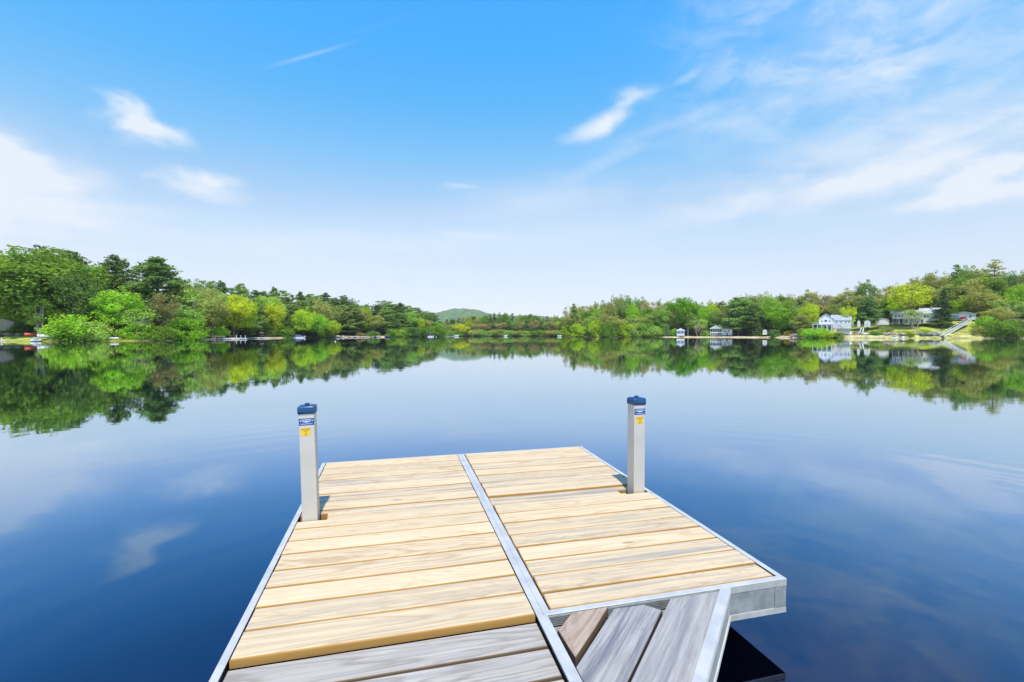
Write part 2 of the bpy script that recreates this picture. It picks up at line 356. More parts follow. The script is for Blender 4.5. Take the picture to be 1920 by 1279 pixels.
def water_mat():
    m = bpy.data.materials.new('lake_water'); m.use_nodes = True; n = NT(m.node_tree); n.n.clear()
    out = n.new('ShaderNodeOutputMaterial')
    p = n.new('ShaderNodeTexCoord').outputs['Object']; x, y, z = n.sep(p)
    a = n.noise(n.vscale(p, .55, 1.5, 1), 1.0, 3, .5)
    c = n.noise(n.vscale(p, 2.2, 6.0, 1), 1.0, 2, .5)
    big = n.noise(n.vscale(p, .05, .12, 1), 1.0, 3, .5)
    gate = n.mapr(big, .42, .6, .25, 1.0)
    # slow rings running out from the floating dock
    dx = n.m('SUBTRACT', x, .3); dy = n.m('SUBTRACT', y, 1.6); rr = n.m('SQRT', n.m('ADD', n.m('MULTIPLY', dx, dx), n.m('MULTIPLY', dy, dy)))
    rr = n.m('ADD', rr, n.m('MULTIPLY', n.noise(n.vscale(p, .6, .6, 1), 1, 2), .6))
    ring = n.m('MULTIPLY', n.m('SINE', n.m('MULTIPLY', rr, 15.0)), n.m('MULTIPLY', n.mapr(rr, 12, 4), n.mapr(n.noise(n.vscale(p, .35, .35, 1), 1, 2), .42, .62)))
    h = n.m('ADD', n.m('ADD', n.m('MULTIPLY', a, .0030), n.m('MULTIPLY', n.m('MULTIPLY', c, .0014), gate)), n.m('MULTIPLY', ring, .0019))
    bp = n.new('ShaderNodeBump'); bp.inputs['Strength'].default_value = 1.0; bp.inputs['Distance'].default_value = .33
    n.put(bp.inputs['Height'], h)
    # reflectance falls off as the eye looks more steeply into the dark, faintly blue water
    ge = n.new('ShaderNodeNewGeometry'); dp = n.new('ShaderNodeVectorMath', operation='DOT_PRODUCT'); n.l.new(ge.outputs['Incoming'], dp.inputs[0]); n.l.new(ge.outputs['Normal'], dp.inputs[1])
    co = n.m('ABSOLUTE', dp.outputs['Value'])
    tint = n.ramp(co, [(0.0, (.96, .97, .98)), (.06, (.80, .85, .87)), (.12, (.69, .77, .82)), (.17, (.61, .71, .79)), (.21, (.50, .60, .74)), (.25, (.36, .50, .68)), (.295, (.24, .38, .55)), (.385, (.165, .245, .35)), (.47, (.115, .145, .210)), (.56, (.088, .094, .145)), (.7, (.066, .068, .095)), (1.0, (.06, .05, .06))])
    gl = n.new('ShaderNodeBsdfGlossy'); gl.inputs['Roughness'].default_value = .02; n.put(gl.inputs[0], tint); n.put(gl.inputs['Normal'], bp.outputs[0])
    df = n.new('ShaderNodeBsdfDiffuse'); n.put(df.inputs[0], (.0001, .0004, .0016))
    ad = n.new('ShaderNodeAddShader'); n.l.new(gl.outputs[0], ad.inputs[0]); n.l.new(df.outputs[0], ad.inputs[1]); n.l.new(ad.outputs[0], out.inputs[0])
    return m
WATER = water_mat()
wb = MB(); wb.add([(-2500, -60, 0), (2500, -60, 0), (2500, 700, 0), (-2500, 700, 0)], [(0, 1, 2, 3)])
tag(wb.build('water', WATER), kind='structure')
lb = MB(); lb.add([(-2500, -60, -3), (2500, -60, -3), (2500, 700, -3), (-2500, 700, -3)], [(0, 1, 2, 3)])
tag(lb.build('lake_bed', mat('mud', (.03, .03, .02), 1)), kind='structure')

# the wooded hill on the horizon
def hill():
    Dh = 2300; vs2, fs2 = [], []; k_ = Dh/F
    xs = np.linspace(-1700, 1700, 341); ys = np.linspace(-500, 900, 70)
    sk = [(300, 606), (600, 603), (740, 594), (780, 591), (818, 588.5), (835, 583), (850, 579.5), (862, 578), (876, 578.5), (890, 580), (910, 585), (930, 589), (955, 591), (985, 589.5), (1010, 590.5), (1030, 593), (1060, 597), (1100, 604), (1300, 612), (1620, 616)]
    rn = np.random.default_rng(3).random((341, 70))
    for i, x in enumerate(xs):
        top = (HY-float(np.interp(CX+x/k_, [q[0] for q in sk], [q[1] for q in sk])))*k_
        for j, y in enumerate(ys):
            z = top*math.exp(-((y-40*math.sin(x*.006))/330)**2)+5*rn[i, j]+3*math.sin(x*.05)*math.sin(y*.04)-6
            vs2.append((x, Dh+y, z))
    for i in range(340):
        for j in range(69):
            a = i*70+j; fs2.append((a, a+70, a+71, a+1))
    m = MB(); m.add(vs2, fs2)
    hm = mat('wooded_hill', (.07, .12, .03), 1, 0, 0); n, b = nodes(hm)
    oc = n.new('ShaderNodeTexCoord').outputs['Object']
    f = n.noise(n.vscale(oc, 1, 1, 2), .045, 6, .75)
    n.put(b.inputs['Base Color'], n.mix(n.mapr(f, .35, .65), (.055, .095, .04), (.16, .215, .075)))
    tag(m.build('hill', hm), kind='structure')
hill()

# ------------------------------------------------------------------ tree prototypes
def leaf_mesh(name, cen, nrm, size, seed=0, aspect=1.0):
    r = np.random.default_rng(seed); N = len(cen)
    nrm = nrm/np.maximum(np.linalg.norm(nrm, axis=1, keepdims=True), 1e-6)
    nr_ = nrm+r.normal(0, .55, (N, 3)); nr_ /= np.linalg.norm(nr_, axis=1, keepdims=True)
    a = r.normal(0, 1, (N, 3)); t = np.cross(nr_, a); t /= np.linalg.norm(t, axis=1, keepdims=True)
    bt = np.cross(nr_, t); sz = size*r.uniform(.5, 1.15, (N, 1))
    v = np.stack([cen-t*sz*.5*aspect, cen-bt*sz*.5+nr_*sz*.1, cen+t*sz*.5*aspect, cen+bt*sz*.5+nr_*sz*.1], 1).reshape(-1, 3)
    me = bpy.data.meshes.new(name); me.vertices.add(N*4); me.vertices.foreach_set('co', v.astype(np.float32).ravel())
    me.loops.add(N*4); me.loops.foreach_set('vertex_index', np.arange(N*4, dtype=np.int32))
    me.polygons.add(N); me.polygons.foreach_set('loop_start', np.arange(0, N*4, 4, dtype=np.int32)); me.polygons.foreach_set('loop_total', np.full(N, 4, dtype=np.int32))
    me.materials.append(LEAF); me.update(); me.validate(); return me
def lobes_to_leaves(lobes, per, r, hollow=.55, up=.5):
    cen, nr_ = [], []
    for (c, rad) in lobes:
        c = np.array(c); rad = np.array(rad); k = max(4, int(1.3*per*(rad[0]*rad[1]*rad[2])**(1/1.5)))
        d = r.normal(0, 1, (k, 3)); d /= np.linalg.norm(d, axis=1, keepdims=True)
        rr = r.uniform(hollow, 1.06, (k, 1)); cen.append(c+d*rad*rr); nn = d/rad; nn /= np.linalg.norm(nn, axis=1, keepdims=True); nn[:, 2] += up; nr_.append(nn)
    return np.concatenate(cen), np.concatenate(nr_)
def trunk_mesh(name, trunks, m):
    b = MB()
    for pts, rad in trunks: b.tube(pts, rad, 6, False)
    me = bpy.data.meshes.new(name); me.from_pydata(b.v, [], b.f); me.materials.append(m); me.polygons.foreach_set('use_smooth', [True]*len(me.polygons)); me.update(); return me
PROTO = {}
def extent(cen, pc=99.6):
    q = np.percentile(np.hypot(cen[:, 0], cen[:, 1]), 95)*2; return float(np.percentile(cen[:, 2], pc)), float(q)
def broad(key, seed, H=15.0, W=11.0, base=.12, nl=60, leaf=.42, per=46, openness=1.0, bark=BARK, lr=(.13, .22), multi=0):
    r = np.random.default_rng(seed); lobes = []; limbs = []
    czc = (base+1)/2*H; rz_ = (1-base)/2*H
    for i in range(nl):
        d = r.normal(0, 1, 3); d /= np.linalg.norm(d); d[2] = d[2]*.95+.05
        q = r.uniform(.5, .84)**(1/1.0); rad = r.uniform(*lr)*W*openness
        taper = 1.0 if d[2] > -.3 else .85
        c = np.array([d[0]*W*.5*q*taper, d[1]*W*.5*q*taper, czc+d[2]*rz_*q])
        lobes.append((c, (rad, rad, rad*.72)))
    for i in range(nl//5):   # outlying sprays break the outline
        d = r.normal(0, 1, 3); d[2] = abs(d[2])*.9; d /= np.linalg.norm(d); rad = r.uniform(.05, .09)*W
        lobes.append((np.array([d[0]*W*.49, d[1]*W*.49, czc+d[2]*rz_*.97]), (rad, rad, rad*.8)))
    cen, nn = lobes_to_leaves(lobes, per, r)
    crown = leaf_mesh(key+'_crown', cen, nn, leaf, seed)
    nt_ = max(1, multi); tr = []
    for t in range(nt_):
        bx = (t-(nt_-1)/2)*W*.05; lean = (t-(nt_-1)/2)*W*.14
        fork = np.array((bx+lean, r.uniform(-.3, .3), H*.42))
        tr.append(([(bx, 0, -.4), (bx*.9+lean*.4, 0, H*.2), tuple(fork), (lean*1.5, 0, H*.75)], [W*.030/nt_**.5, W*.024/nt_**.5, W*.017/nt_**.5, W*.006]))
        for i in range(0, nl, 2 if nt_ == 1 else 5):
            c = lobes[i][0]; st = np.array((bx+lean*.6, 0, H*r.uniform(.18, .5))); mid = (st+c)/2+np.array((0, 0, -.04*H))
            tr.append(([tuple(st), tuple(mid), tuple(c)], [W*.011, W*.007, W*.003]))
    PROTO[key] = (crown, trunk_mesh(key+'_trunk', tr, bark))+extent(cen)
def pine(key, seed, H=17.0, W=7.5, base=.2, levels=17, leaf=.36, cone=.35, spread=1.0, flat=.24, bark=BARK, top=.25):
    r = np.random.default_rng(seed); lobes = []; tr = [([(0, 0, -.4), (0, 0, H*.5), (0, 0, H*.98)], [H*.017, H*.011, H*.002])]
    for L in range(levels):
        h = base+(1-base)*(L/(levels-1))**.92*.97; u = (h-base)/(1-base)
        env = min(1, (u/.16+.35))*(1-u)**cone*(1-top*u) if cone < 1 else (1-u)**.85
        nb = r.integers(3, 7) if u < .9 else 3; a0 = r.uniform(0, 6.28)
        for k in range(nb):
            ln = max(.45, W*.5*env*r.uniform(.45, 1.2)*spread); a = a0+k*6.28/nb+r.uniform(-.35, .35)
            z0 = h*H+r.uniform(-.6, .6); rise = ln*r.uniform(.02, .3)*(1 if cone < 1 else -.8)
            tip = np.array((math.cos(a)*ln, math.sin(a)*ln, z0+rise)); tr.append(([(0, 0, z0-.3), tuple(tip*np.array((.6, .6, 1))+np.array((0, 0, -rise*.3))), tuple(tip)], [.07, .05, .02]))
            ns = max(2, int(ln/.85))
            for s_ in range(ns):
                q = .35+.65*(s_+.5)/ns; c = np.array((math.cos(a)*ln*q, math.sin(a)*ln*q, z0+rise*q*q))
                side = r.normal(0, ln*.09, 3); side[2] *= .3; w_ = (.52+.36*math.sin(q*2.6))*min(1.5, .55+ln*.26)
                lobes.append((c+side, (w_, w_, w_*flat+.08)))
    lobes.append((np.array((0, 0, H*.975)), (.3, .3, .5)))
    cen, nn = lobes_to_leaves(lobes, 52, r, .2, .9)
    PROTO[key] = (leaf_mesh(key+'_crown', cen, nn, leaf, seed, 1.25), trunk_mesh(key+'_trunk', tr, bark))+extent(cen, 98.8)
broad('maple_a', 1, 15, 12, .05, 120, .40, 52, multi=1, lr=(.11, .19))
broad('maple_b', 2, 14, 10, .14, 64, .42, 46)
broad('maple_c', 3, 12, 9, .10, 46, .40, 44, openness=.95)
broad('maple_d', 4, 16, 9, .12, 60, .44, 44)
broad('oval_a', 5, 15, 8, .03, 60, .42, 44)
broad('airy_a', 6, 14, 8, .16, 42, .34, 34, openness=.72, bark=BARKP, multi=2)
broad('airy_b', 8, 12, 9, .30, 34, .32, 30, openness=.7, bark=BARKP, multi=3)
broad('oak_a', 9, 15, 10, .22, 52, .42, 40, openness=.85)
broad('oak_b', 10, 16, 9, .26, 44, .42, 40, openness=.82)
broad('oak_c', 11, 14, 11, .20, 60, .40, 40, openness=.8)
broad('bush_a', 12, 4, 6, -.25, 40, .30, 70, lr=(.14, .24))
broad('bush_b', 13, 4, 7, -.3, 54, .30, 70, lr=(.12, .20))
broad('bush_c', 14, 4, 5, -.25, 34, .28, 74, lr=(.14, .24))
pine('pine_a', 21, levels=27, W=8.5, flat=.42); pine('pine_b', 22, 17, 8, .18, 24, flat=.4); pine('pine_c', 23, 17, 9.5, .14, 27, cone=.28, flat=.42)
pine('pine_d', 24, 16, 7.5, .12, 20, cone=.5, flat=.34); pine('pine_e', 25, 18, 9, .26, 19, cone=.2, top=.1, flat=.4)
pine('spruce_a', 26, 15, 6.4, .05, 26, .30, 1.0, 1.0, .3)
pine('tuft_a', 27, 18, 6, .6, 7, .34, .2, .9, .25)

NUMS = ['first', 'second', 'third', 'fourth', 'fifth', 'sixth', 'seventh', 'eighth', 'ninth', 'tenth', 'eleventh', 'twelfth', 'thirteenth', 'fourteenth', 'fifteenth', 'sixteenth', 'seventeenth', 'eighteenth', 'nineteenth', 'twentieth']
def ordinal(i):
    if i < 20: return NUMS[i]
    tens = {2: 'twenty', 3: 'thirty', 4: 'forty', 5: 'fifty', 6: 'sixty', 7: 'seventy'}
    t, u = divmod(i+1, 10)
    return (tens[t]+'-'+NUMS[u-1]) if u else tens[t].replace('y', 'ieth')
TREES = []   # (name, category, key, px, top_y, width_px, D, colour, label or description, group)
def tree(name, key, px, top, wpx, D, col, label, cat='tree', group=None, base=None):
    TREES.append(dict(name=name, key=key, px=px, top=top, w=wpx, D=D, col=col, label=label, cat=cat, group=group, base=base))
GR = {'mid': (0.224, 0.349, 0.045), 'dark': (0.117, 0.192, 0.056), 'lime': (0.452, 0.565, 0.04), 'yel': (0.531, 0.576, 0.04), 'pine': (0.167, 0.25, 0.073), 'pinel': (0.254, 0.36, 0.096), 'olive': (0.37, 0.39, 0.11), 'brown': (0.4, 0.34, 0.14), 'light': (0.346, 0.489, 0.102), 'blue': (0.271, 0.384, 0.226), 'fresh': (0.295, 0.501, 0.04), 'deep': (0.142, 0.239, 0.056)}
def build_trees():
    r = random.Random(5)
    for i, t in enumerate(TREES):
        crown, trunk, H, W = PROTO[t['key']]
        z0 = (ground(t['px'], t['D'])-.15) if t['base'] is None else hgt(t['base'], t['D'])
        h = (hgt(t['top'], t['D'])-z0)*1.0; w_ = t['w']/F*t['D']
        p = at(t['px'], t['D'], z0); e = thing(t['name'], t['label'], t['cat'], p, r.uniform(0, 6.28), t['group'])
        sw = w_/W; sh = h/H/.985
        for nm, me in (('crown', crown), ('trunk', trunk)):
            if nm == 'trunk' and t['cat'] == 'bush': continue
            o = bpy.data.objects.new(nm, me); C.objects.link(o); o.parent = e; o.scale = (sw, sw, sh)
            if nm == 'crown':
                c = t['col']; j = r.uniform(.86, 1.16); k = r.uniform(.94, 1.07); o.color = (c[0]*j*k, c[1]*j, c[2]*j, 1)
def auto_row(px0, px1, step, prof_, dback, kinds, name, cat, group, where, jit=6, wr=(1.0, 1.5), seed=0):
    """a row of trees whose tops follow a height profile; every one gets its own rank from the left in its label"""
    r = random.Random(seed); px = px0; row = []
    while px <= px1:
        key, col, word = r.choice(kinds); top = float(np.interp(px, [p[0] for p in prof_], [p[1] for p in prof_]))+r.uniform(-jit*.35, jit)
        D = shore(px)+r.uniform(*dback); row.append((px, key, col, word, top, r.uniform(*wr), D)); px += step*r.uniform(.75, 1.3)
    for i, (px, key, col, word, top, wf, D) in enumerate(row):
        tree(name, key, px, top, step*wf*1.3, D, col, f'{word}, {ordinal(i)} from the left {where}', cat, group)

# --- left shore, tree by tree (px, top and width are where the tree stands in the view; D is its distance in metres)
T = tree
T('maple_tree', 'maple_a', 72, 475, 214, 108, (.175, .285, .04), 'huge rounded green maple filling the left edge behind the upturned canoes', group=None)
T('maple_tree', 'maple_b', -8, 484, 120, 114, GR['mid'], 'green maple cut off by the left edge of the photo above the shed')
T('maple_tree', 'maple_c', 148, 512, 82, 104, GR['deep'], 'dark green right-hand shoulder of foliage beside the huge left maple')
T('pine_tree', 'pine_c', 132, 477, 100, 122, GR['pine'], 'dark pine whose feathered crown peeks out above and right of the huge maple')
T('pine_tree', 'pine_b', 80, 471, 60, 126, GR['dark'], 'dark pine tip just rising over the top of the huge left maple')
T('young_tree', 'airy_a', 75, 560, 50, 99, GR['mid'], 'slim young tree with a pale leaning trunk beside the wooden frame')
T('lime_maple', 'maple_c', 222, 543, 80, 106, GR['fresh'], 'bright lime green maple below and in front of the two tall left pines')
T('leafy_tree', 'airy_a', 262, 580, 66, 104, GR['light'], 'loose pale green tree at the foot of the bright lime maple')
T('leafy_tree', 'maple_d', 190, 558, 40, 112, GR['deep'], 'dark green tree in the gap between the huge maple and the lime maple')
T('pine_tree', 'pine_c', 217, 488, 78, 126, GR['pine'], 'tall layered white pine standing alone right of the huge maple')
T('pine_tree', 'pine_a', 296, 491, 112, 120, GR['pine'], 'tallest layered white pine left of the lake, broad with drooping dark plates')
T('pine_tree', 'pine_e', 262, 512, 58, 127, GR['pine'], 'shorter pine squeezed between the two tall left white pines')
T('oak_tree', 'oak_b', 310, 553, 46, 107, (.24, .215, .08), 'rust tinted oak with bare lower trunk in front of the tallest pine')
T('willow_tree', 'airy_a', 357, 545, 74, 123, GR['light'], 'pale feathery green tree right of the tallest left pine')
T('willow_tree', 'oval_a', 345, 575, 60, 116, GR['light'], 'low pale green tree drooping over the water below the feathery one')
T('oak_tree', 'oak_a', 398, 556, 62, 133, GR['olive'], 'olive brown tree between the feathery tree and the yellow green maple')
T('lime_maple', 'maple_b', 438, 556, 68, 148, GR['yel'], 'yellow green maple with bare trunks above the orange canopy')
T('lime_maple', 'maple_c', 462, 562, 38, 152, GR['lime'], 'smaller lime maple leaning out of the right side of the yellow green maple')
T('lime_maple', 'oval_a', 516, 568, 34, 178, GR['yel'], 'narrow yellow green tree halfway along the left shore')
T('lime_maple', 'maple_c', 570, 579, 40, 190, GR['lime'], 'round lime tree above the covered pontoon boat')
T('lime_maple', 'maple_c', 594, 588, 42, 197, GR['fresh'], 'round fresh green tree just right of the covered pontoon boat')
T('lime_maple', 'maple_b', 624, 602, 30, 206, GR['lime'], 'low lime tree left of the blue grey cottage')
T('leafy_tree', 'oval_a', 686, 574, 26, 240, GR['lime'], 'yellow green tree rising behind the cottage with the porch')
T('leafy_tree', 'oval_a', 790, 597, 15, 263, GR['lime'], 'thin lime sapling against the dark pines near the left point')
T('leafy_tree', 'oak_b', 650, 575, 30, 232, GR['brown'], 'brownish oak directly behind the blue grey cottage')
for i, (px, top, w, D, k, c, lb) in enumerate([
    (138, 592, 88, 97, 'bush_a', 'fresh', 'bright lime bush at the water right of the white canoe'), (172, 604, 70, 98, 'bush_b', 'light', 'paler shrub leaning on the right side of the bright lime bush'),
    (106, 612, 34, 96, 'bush_c', 'fresh', 'small lime shrub tucked behind the white canoe'), (262, 606, 62, 104, 'bush_a', 'fresh', 'fresh green bush spreading over the water right of the white kayak'),
    (300, 612, 48, 105, 'bush_b', 'mid', 'green shrub at the foot of the rust tinted oak'), (228, 618, 36, 108, 'bush_c', 'deep', 'dark shrub directly behind the white kayak'),
    (346, 598, 78, 112, 'bush_a', 'fresh', 'large bright bush at the tip of the left bank before the orange bench'), (322, 618, 34, 107, 'bush_c', 'mid', 'low green shrub between the oak trunk and the large bright bush'),
    (405, 612, 42, 140, 'bush_b', 'fresh', 'clipped looking rounded hedge behind the orange topped bench'), (372, 617, 26, 124, 'bush_c', 'light', 'little pale shrub left of the rounded hedge'),
    (502, 619, 26, 172, 'bush_b', 'deep', 'dark shrub behind the orange parasol'), (532, 613, 36, 180, 'bush_c', 'mid', 'green shrub left of the covered pontoon boat'),
    (610, 617, 28, 206, 'bush_a', 'mid', 'green shrub at the water right of the pontoon boat'), (752, 619, 17, 246, 'bush_c', 'lime', 'tiny bright lime bush at the water near the left point'),
    (700, 622, 24, 232, 'bush_b', 'mid', 'low shrub in front of the cottage with the porch'), (772, 614, 24, 256, 'bush_a', 'mid', 'green shrub under the dark pines near the left point'),
    (20, 606, 26, 112, 'bush_c', 'deep', 'dark shrub beside the grey shed'), (45, 600, 40, 108, 'bush_a', 'deep', 'dark undergrowth below the huge left maple'),
    (735, 617, 24, 240, 'bush_a', 'mid', 'green shrub beside the small dark rowing boat'), (675, 624, 18, 228, 'bush_c', 'brown', 'brownish low shrub between the two left cottages')]):
    T('bush', k, px, top, w, D, GR[c], lb, 'bush')
LP = [(325, 520), (365, 527), (405, 529), (430, 543), (450, 538), (480, 548), (522, 543), (545, 556), (562, 552), (582, 556), (600, 553), (625, 563), (640, 559), (672, 565), (700, 573), (725, 567), (750, 569), (778, 573), (800, 582), (813, 592), (826, 606)]
PK = [('pine_a', GR['pine'], 'dark layered pine'), ('pine_b', GR['dark'], 'deep green spiky pine'), ('pine_d', GR['pine'], 'slim dark pine'), ('pine_c', GR['pinel'], 'lighter layered pine'), ('oak_b', GR['olive'], 'olive crowned oak')]
auto_row(332, 824, 16, LP, (24, 44), PK[:4]+[('oak_c', GR['pine'], 'round headed dark pine'), ('pine_e', GR['pinel'], 'flat topped light pine'), ('oak_a', GR['pinel'], 'rounded grey green tree')], 'pine_tree', 'tree', 'tall trees along the skyline of the left shore', 'on the skyline of the left shore', 6, (1.5, 2.3), 11)
auto_row(338, 820, 19, [(p, y+12) for p, y in LP], (8, 20), [PK[0], PK[4], PK[3], ('oak_c', GR['olive'], 'olive rounded pitch pine'), ('maple_d', GR['light'], 'pale leafy tree')], 'shore_tree', 'tree', 'second row of trees on the left shore', 'in the second row of the left shore', 8, (1.4, 2.0), 12)
auto_row(430, 815, 26, [(430, 600), (560, 604), (640, 606), (760, 598), (815, 606)], (9, 16), [('oval_a', GR['deep'], 'low dark leafy tree'), ('maple_d', GR['mid'], 'low green leafy tree'), ('pine_d', GR['pine'], 'low young pine')], 'understory_tree', 'tree', 'low trees under the pines of the left shore', 'under the pines of the left shore', 4, (.9, 1.3), 13)
MPF = [(826, 601), (850, 598), (885, 593), (920, 590), (950, 588), (1000, 590), (1040, 592), (1062, 592)]
MK = [('oak_a', GR['olive'], 'hazy olive tree'), ('oak_b', GR['brown'], 'hazy brownish tree'), ('pine_d', GR['pine'], 'hazy dark pine'), ('maple_d', GR['mid'], 'hazy green tree'), ('oak_c', GR['pinel'], 'hazy grey green tree')]
auto_row(829, 1066, 10, MPF, (26, 50), MK, 'far_tree', 'tree', 'back row of far shore woods below the hill', 'in the back row of far shore woods', 3, (1.2, 1.6), 14)
auto_row(831, 1060, 11.5, [(831, 612), (880, 603), (930, 607), (960, 600), (1060, 601)], (4, 16), MK+[('maple_b', GR['lime'], 'distant lime tree'), ('oval_a', GR['fresh'], 'distant fresh green tree'), ('oval_a', GR['brown'], 'distant rust tinted tree')], 'far_tree', 'tree', 'front row of far shore trees', 'in the front row at the far shore', 4, (1.0, 1.5), 15)
T('lime_maple', 'maple_b', 866, 609, 26, 335, GR['yel'], 'yellow green tree at the far shore below the hill summit')
T('leafy_tree', 'oval_a', 1057, 603, 11, 322, (.36, .30, .05), 'orange tinted slender tree where the far shore meets the right point')
auto_row(832, 1058, 13, [(832, 618), (950, 619), (1058, 618)], (.6, 3.5), [('bush_a', GR['light'], 'pale waterside shrub'), ('bush_b', GR['olive'], 'olive waterside shrub'), ('bush_c', GR['mid'], 'green waterside shrub')], 'bank_shrub', 'bush', 'waterside shrubs of the far shore', 'at the waterline of the far shore', 3, (1.3, 1.8), 31)
auto_row(745, 824, 13, [(745, 616), (824, 610)], (.6, 3.5), [('bush_a', GR['mid'], 'green waterside shrub'), ('bush_b', GR['deep'], 'dark waterside shrub')], 'bank_shrub', 'bush', 'waterside shrubs of the left point', 'at the waterline of the left point', 3, (1.3, 1.8), 32)
# --- right shore
RP = [(1062, 584), (1070, 573), (1090, 572), (1107, 564), (1130, 564), (1160, 555), (1185, 556), (1205, 562), (1225, 566), (1245, 562), (1275, 560), (1295, 566), (1315, 565), (1345, 567), (1372, 559), (1395, 557), (1420, 553), (1450, 552), (1470, 556), (1485, 555), (1500, 547), (1525, 541), (1545, 549), (1565, 546), (1582, 545), (1600, 538), (1622, 527), (1645, 537), (1660, 544), (1680, 529), (1702, 529), (1720, 522), (1740, 512), (1765, 511), (1785, 505), (1800, 499), (1815, 507), (1830, 503), (1845, 502), (1870, 500), (1890, 515), (1915, 508), (1990, 500)]
RK = [('oak_c', GR['olive'], 'olive rounded pitch pine'), ('oak_a', GR['olive'], 'olive broad crowned tree'), ('oak_b', GR['brown'], 'brown tinged pitch pine'), ('maple_d', GR['mid'], 'green leafy tree'), ('oak_a', GR['pinel'], 'rounded grey green tree')]
auto_row(1070, 1475, 17, RP, (26, 44), RK+RK[:2], 'ridge_tree', 'tree', 'back row of trees on the right shore', 'in the back row from the right point', 6, (1.15, 1.6), 16)
auto_row(1066, 1480, 19, [(p, y+11) for p, y in RP], (10, 20), RK+[('maple_b', GR['fresh'], 'fresh green maple'), ('maple_c', GR['light'], 'pale green leafy tree')], 'shore_tree', 'tree', 'second row of trees on the right shore', 'in the second row from the right point', 7, (1.15, 1.5), 17)
auto_row(1486, 1975, 25, RP, (50, 66), RK[:3]+[RK[4]]+RK[:2], 'ridge_tree', 'tree', 'ridge trees above the right hand houses', 'on the ridge above the right hand houses', 9, (1.2, 1.5), 18)
auto_row(1490, 1990, 24, [(p, y+22) for p, y in RP], (36, 46), RK, 'slope_tree', 'tree', 'trees directly behind the right hand houses', 'directly behind the right hand houses', 8, (1.2, 1.5), 19)
auto_row(1070, 1244, 15, [(1070, 607), (1100, 598), (1130, 603), (1180, 608), (1200, 604), (1244, 612)], (1.5, 6), [('bush_a', GR['light'], 'pale bank shrub'), ('bush_b', GR['mid'], 'green bank shrub'), ('bush_c', GR['lime'], 'lime bank shrub')], 'bank_shrub', 'bush', 'shrubs hanging over the water at the right point', 'over the water at the right point', 4, (1.3, 1.8), 20)
auto_row(1075, 1240, 26, [(1075, 590), (1240, 588)], (6, 10), [('oak_c', GR['olive'], 'olive shore tree'), ('airy_a', GR['light'], 'loose pale shore tree')], 'shore_tree', 'tree', 'front trees at the right point', 'at the water of the right point', 6, (1.2, 1.5), 21)
T('pine_tree', 'pine_d', 1076, 572, 26, 250, GR['pinel'], 'light green pine at the very tip of the right point')
T('maple_tree', 'maple_a', 1279, 561, 62, 243, (.20, .38, .025), 'big round vivid green maple behind the small white boathouse')
T('lime_maple', 'maple_b', 1335, 572, 46, 240, GR['lime'], 'lime maple right of the big vivid round maple')
T('lime_maple', 'maple_c', 1238, 580, 34, 243, GR['fresh'], 'lime tree left of the big vivid round maple')
T('blue_spruce', 'spruce_a', 1250, 609, 12, 233, GR['blue'], 'small bluish spruce at the left end of the beach', 'tree')
T('bush', 'bush_c', 1264, 616, 12, 233, GR['fresh'], 'small round lime bush left of the white boathouse', 'bush')
T('birch_tree', 'airy_b', 1310, 597, 36, 231, GR['light'], 'leaning pale trunked birch over the beach left of the porch house')
T('bush', 'bush_a', 1322, 619, 18, 230, GR['light'], 'pale bush beside the birch trunks on the beach', 'bush')
T('pine_tree', 'pine_c', 1384, 561, 66, 228, GR['pinel'], 'large light green pine overhanging the right side of the porch house')
T('pine_tree', 'pine_a', 1412, 574, 50, 222, GR['pine'], 'dark low branched pine right of the porch house on the beach')
T('pine_tree', 'pine_b', 1352, 570, 30, 240, GR['dark'], 'dark pine standing right behind the porch house')
T('birch_tree', 'airy_b', 1440, 551, 52, 226, GR['light'], 'tall airy birch with white forked trunks behind the tiny white shed')
T('maple_tree', 'maple_b', 1462, 577, 48, 214, GR['fresh'], 'full green maple right of the tiny white shed')
T('spruce_tree', 'spruce_a', 1421, 596, 16, 216, GR['pine'], 'narrow young spruce left of the tiny white shed')
T('lime_maple', 'maple_c', 1518, 569, 36, 200, GR['lime'], 'yellow green maple left of the big white house')
T('leafy_tree', 'maple_d', 1502, 592, 34, 198, GR['olive'], 'olive tree leaning in front of the left gable of the big white house')
T('lime_maple', 'oval_a', 1590, 574, 24, 184, GR['yel'], 'slender yellow green tree covering the right end of the big white house')
T('fir_tree', 'pine_a', 1627, 560, 46, 190, (.19, .29, .09), 'broad soft green fir between the big white house and the round shed')
T('lime_maple', 'oak_b', 1708, 533, 66, 183, GR['yel'], 'largest yellow green maple spreading over the long white house', base=611)
T('lime_maple', 'oval_a', 1690, 556, 40, 193, GR['lime'], 'lime green tree left of the largest yellow maple')
T('spruce_tree', 'spruce_a', 1769, 546, 42, 180, GR['dark'], 'dark conical spruce between the long white house and the garage')
T('lime_maple', 'maple_c', 1811, 557, 48, 192, GR['lime'], 'lime tree arching over the blue doored garage')
T('small_tree', 'airy_b', 1716, 579, 40, 175, GR['light'], 'small fork trunked tree on the lawn in front of the long white house', base=615)
T('pine_tree', 'pine_d', 1792, 500, 34, 215, GR['pinel'], 'tall pointed light green pine rising above the garage')
T('tall_pine', 'tuft_a', 1863, 489, 36, 205, GR['olive'], 'tallest bare stemmed pine with an open round tuft near the right edge')
T('oak_tree', 'oak_a', 1840, 545, 56, 186, GR['olive'], 'olive tree right of the top of the white staircase')
T('leafy_tree', 'airy_a', 1890, 560, 60, 176, GR['light'], 'pale grey green loose tree at the right edge of the bank')
T('leafy_tree', 'oak_c', 1868, 578, 50, 172, GR['olive'], 'drooping olive tree above the dark green bank right of the staircase')
T('leafy_tree', 'maple_b', 1925, 535, 60, 182, GR['fresh'], 'green maple cut off by the right edge of the photo')
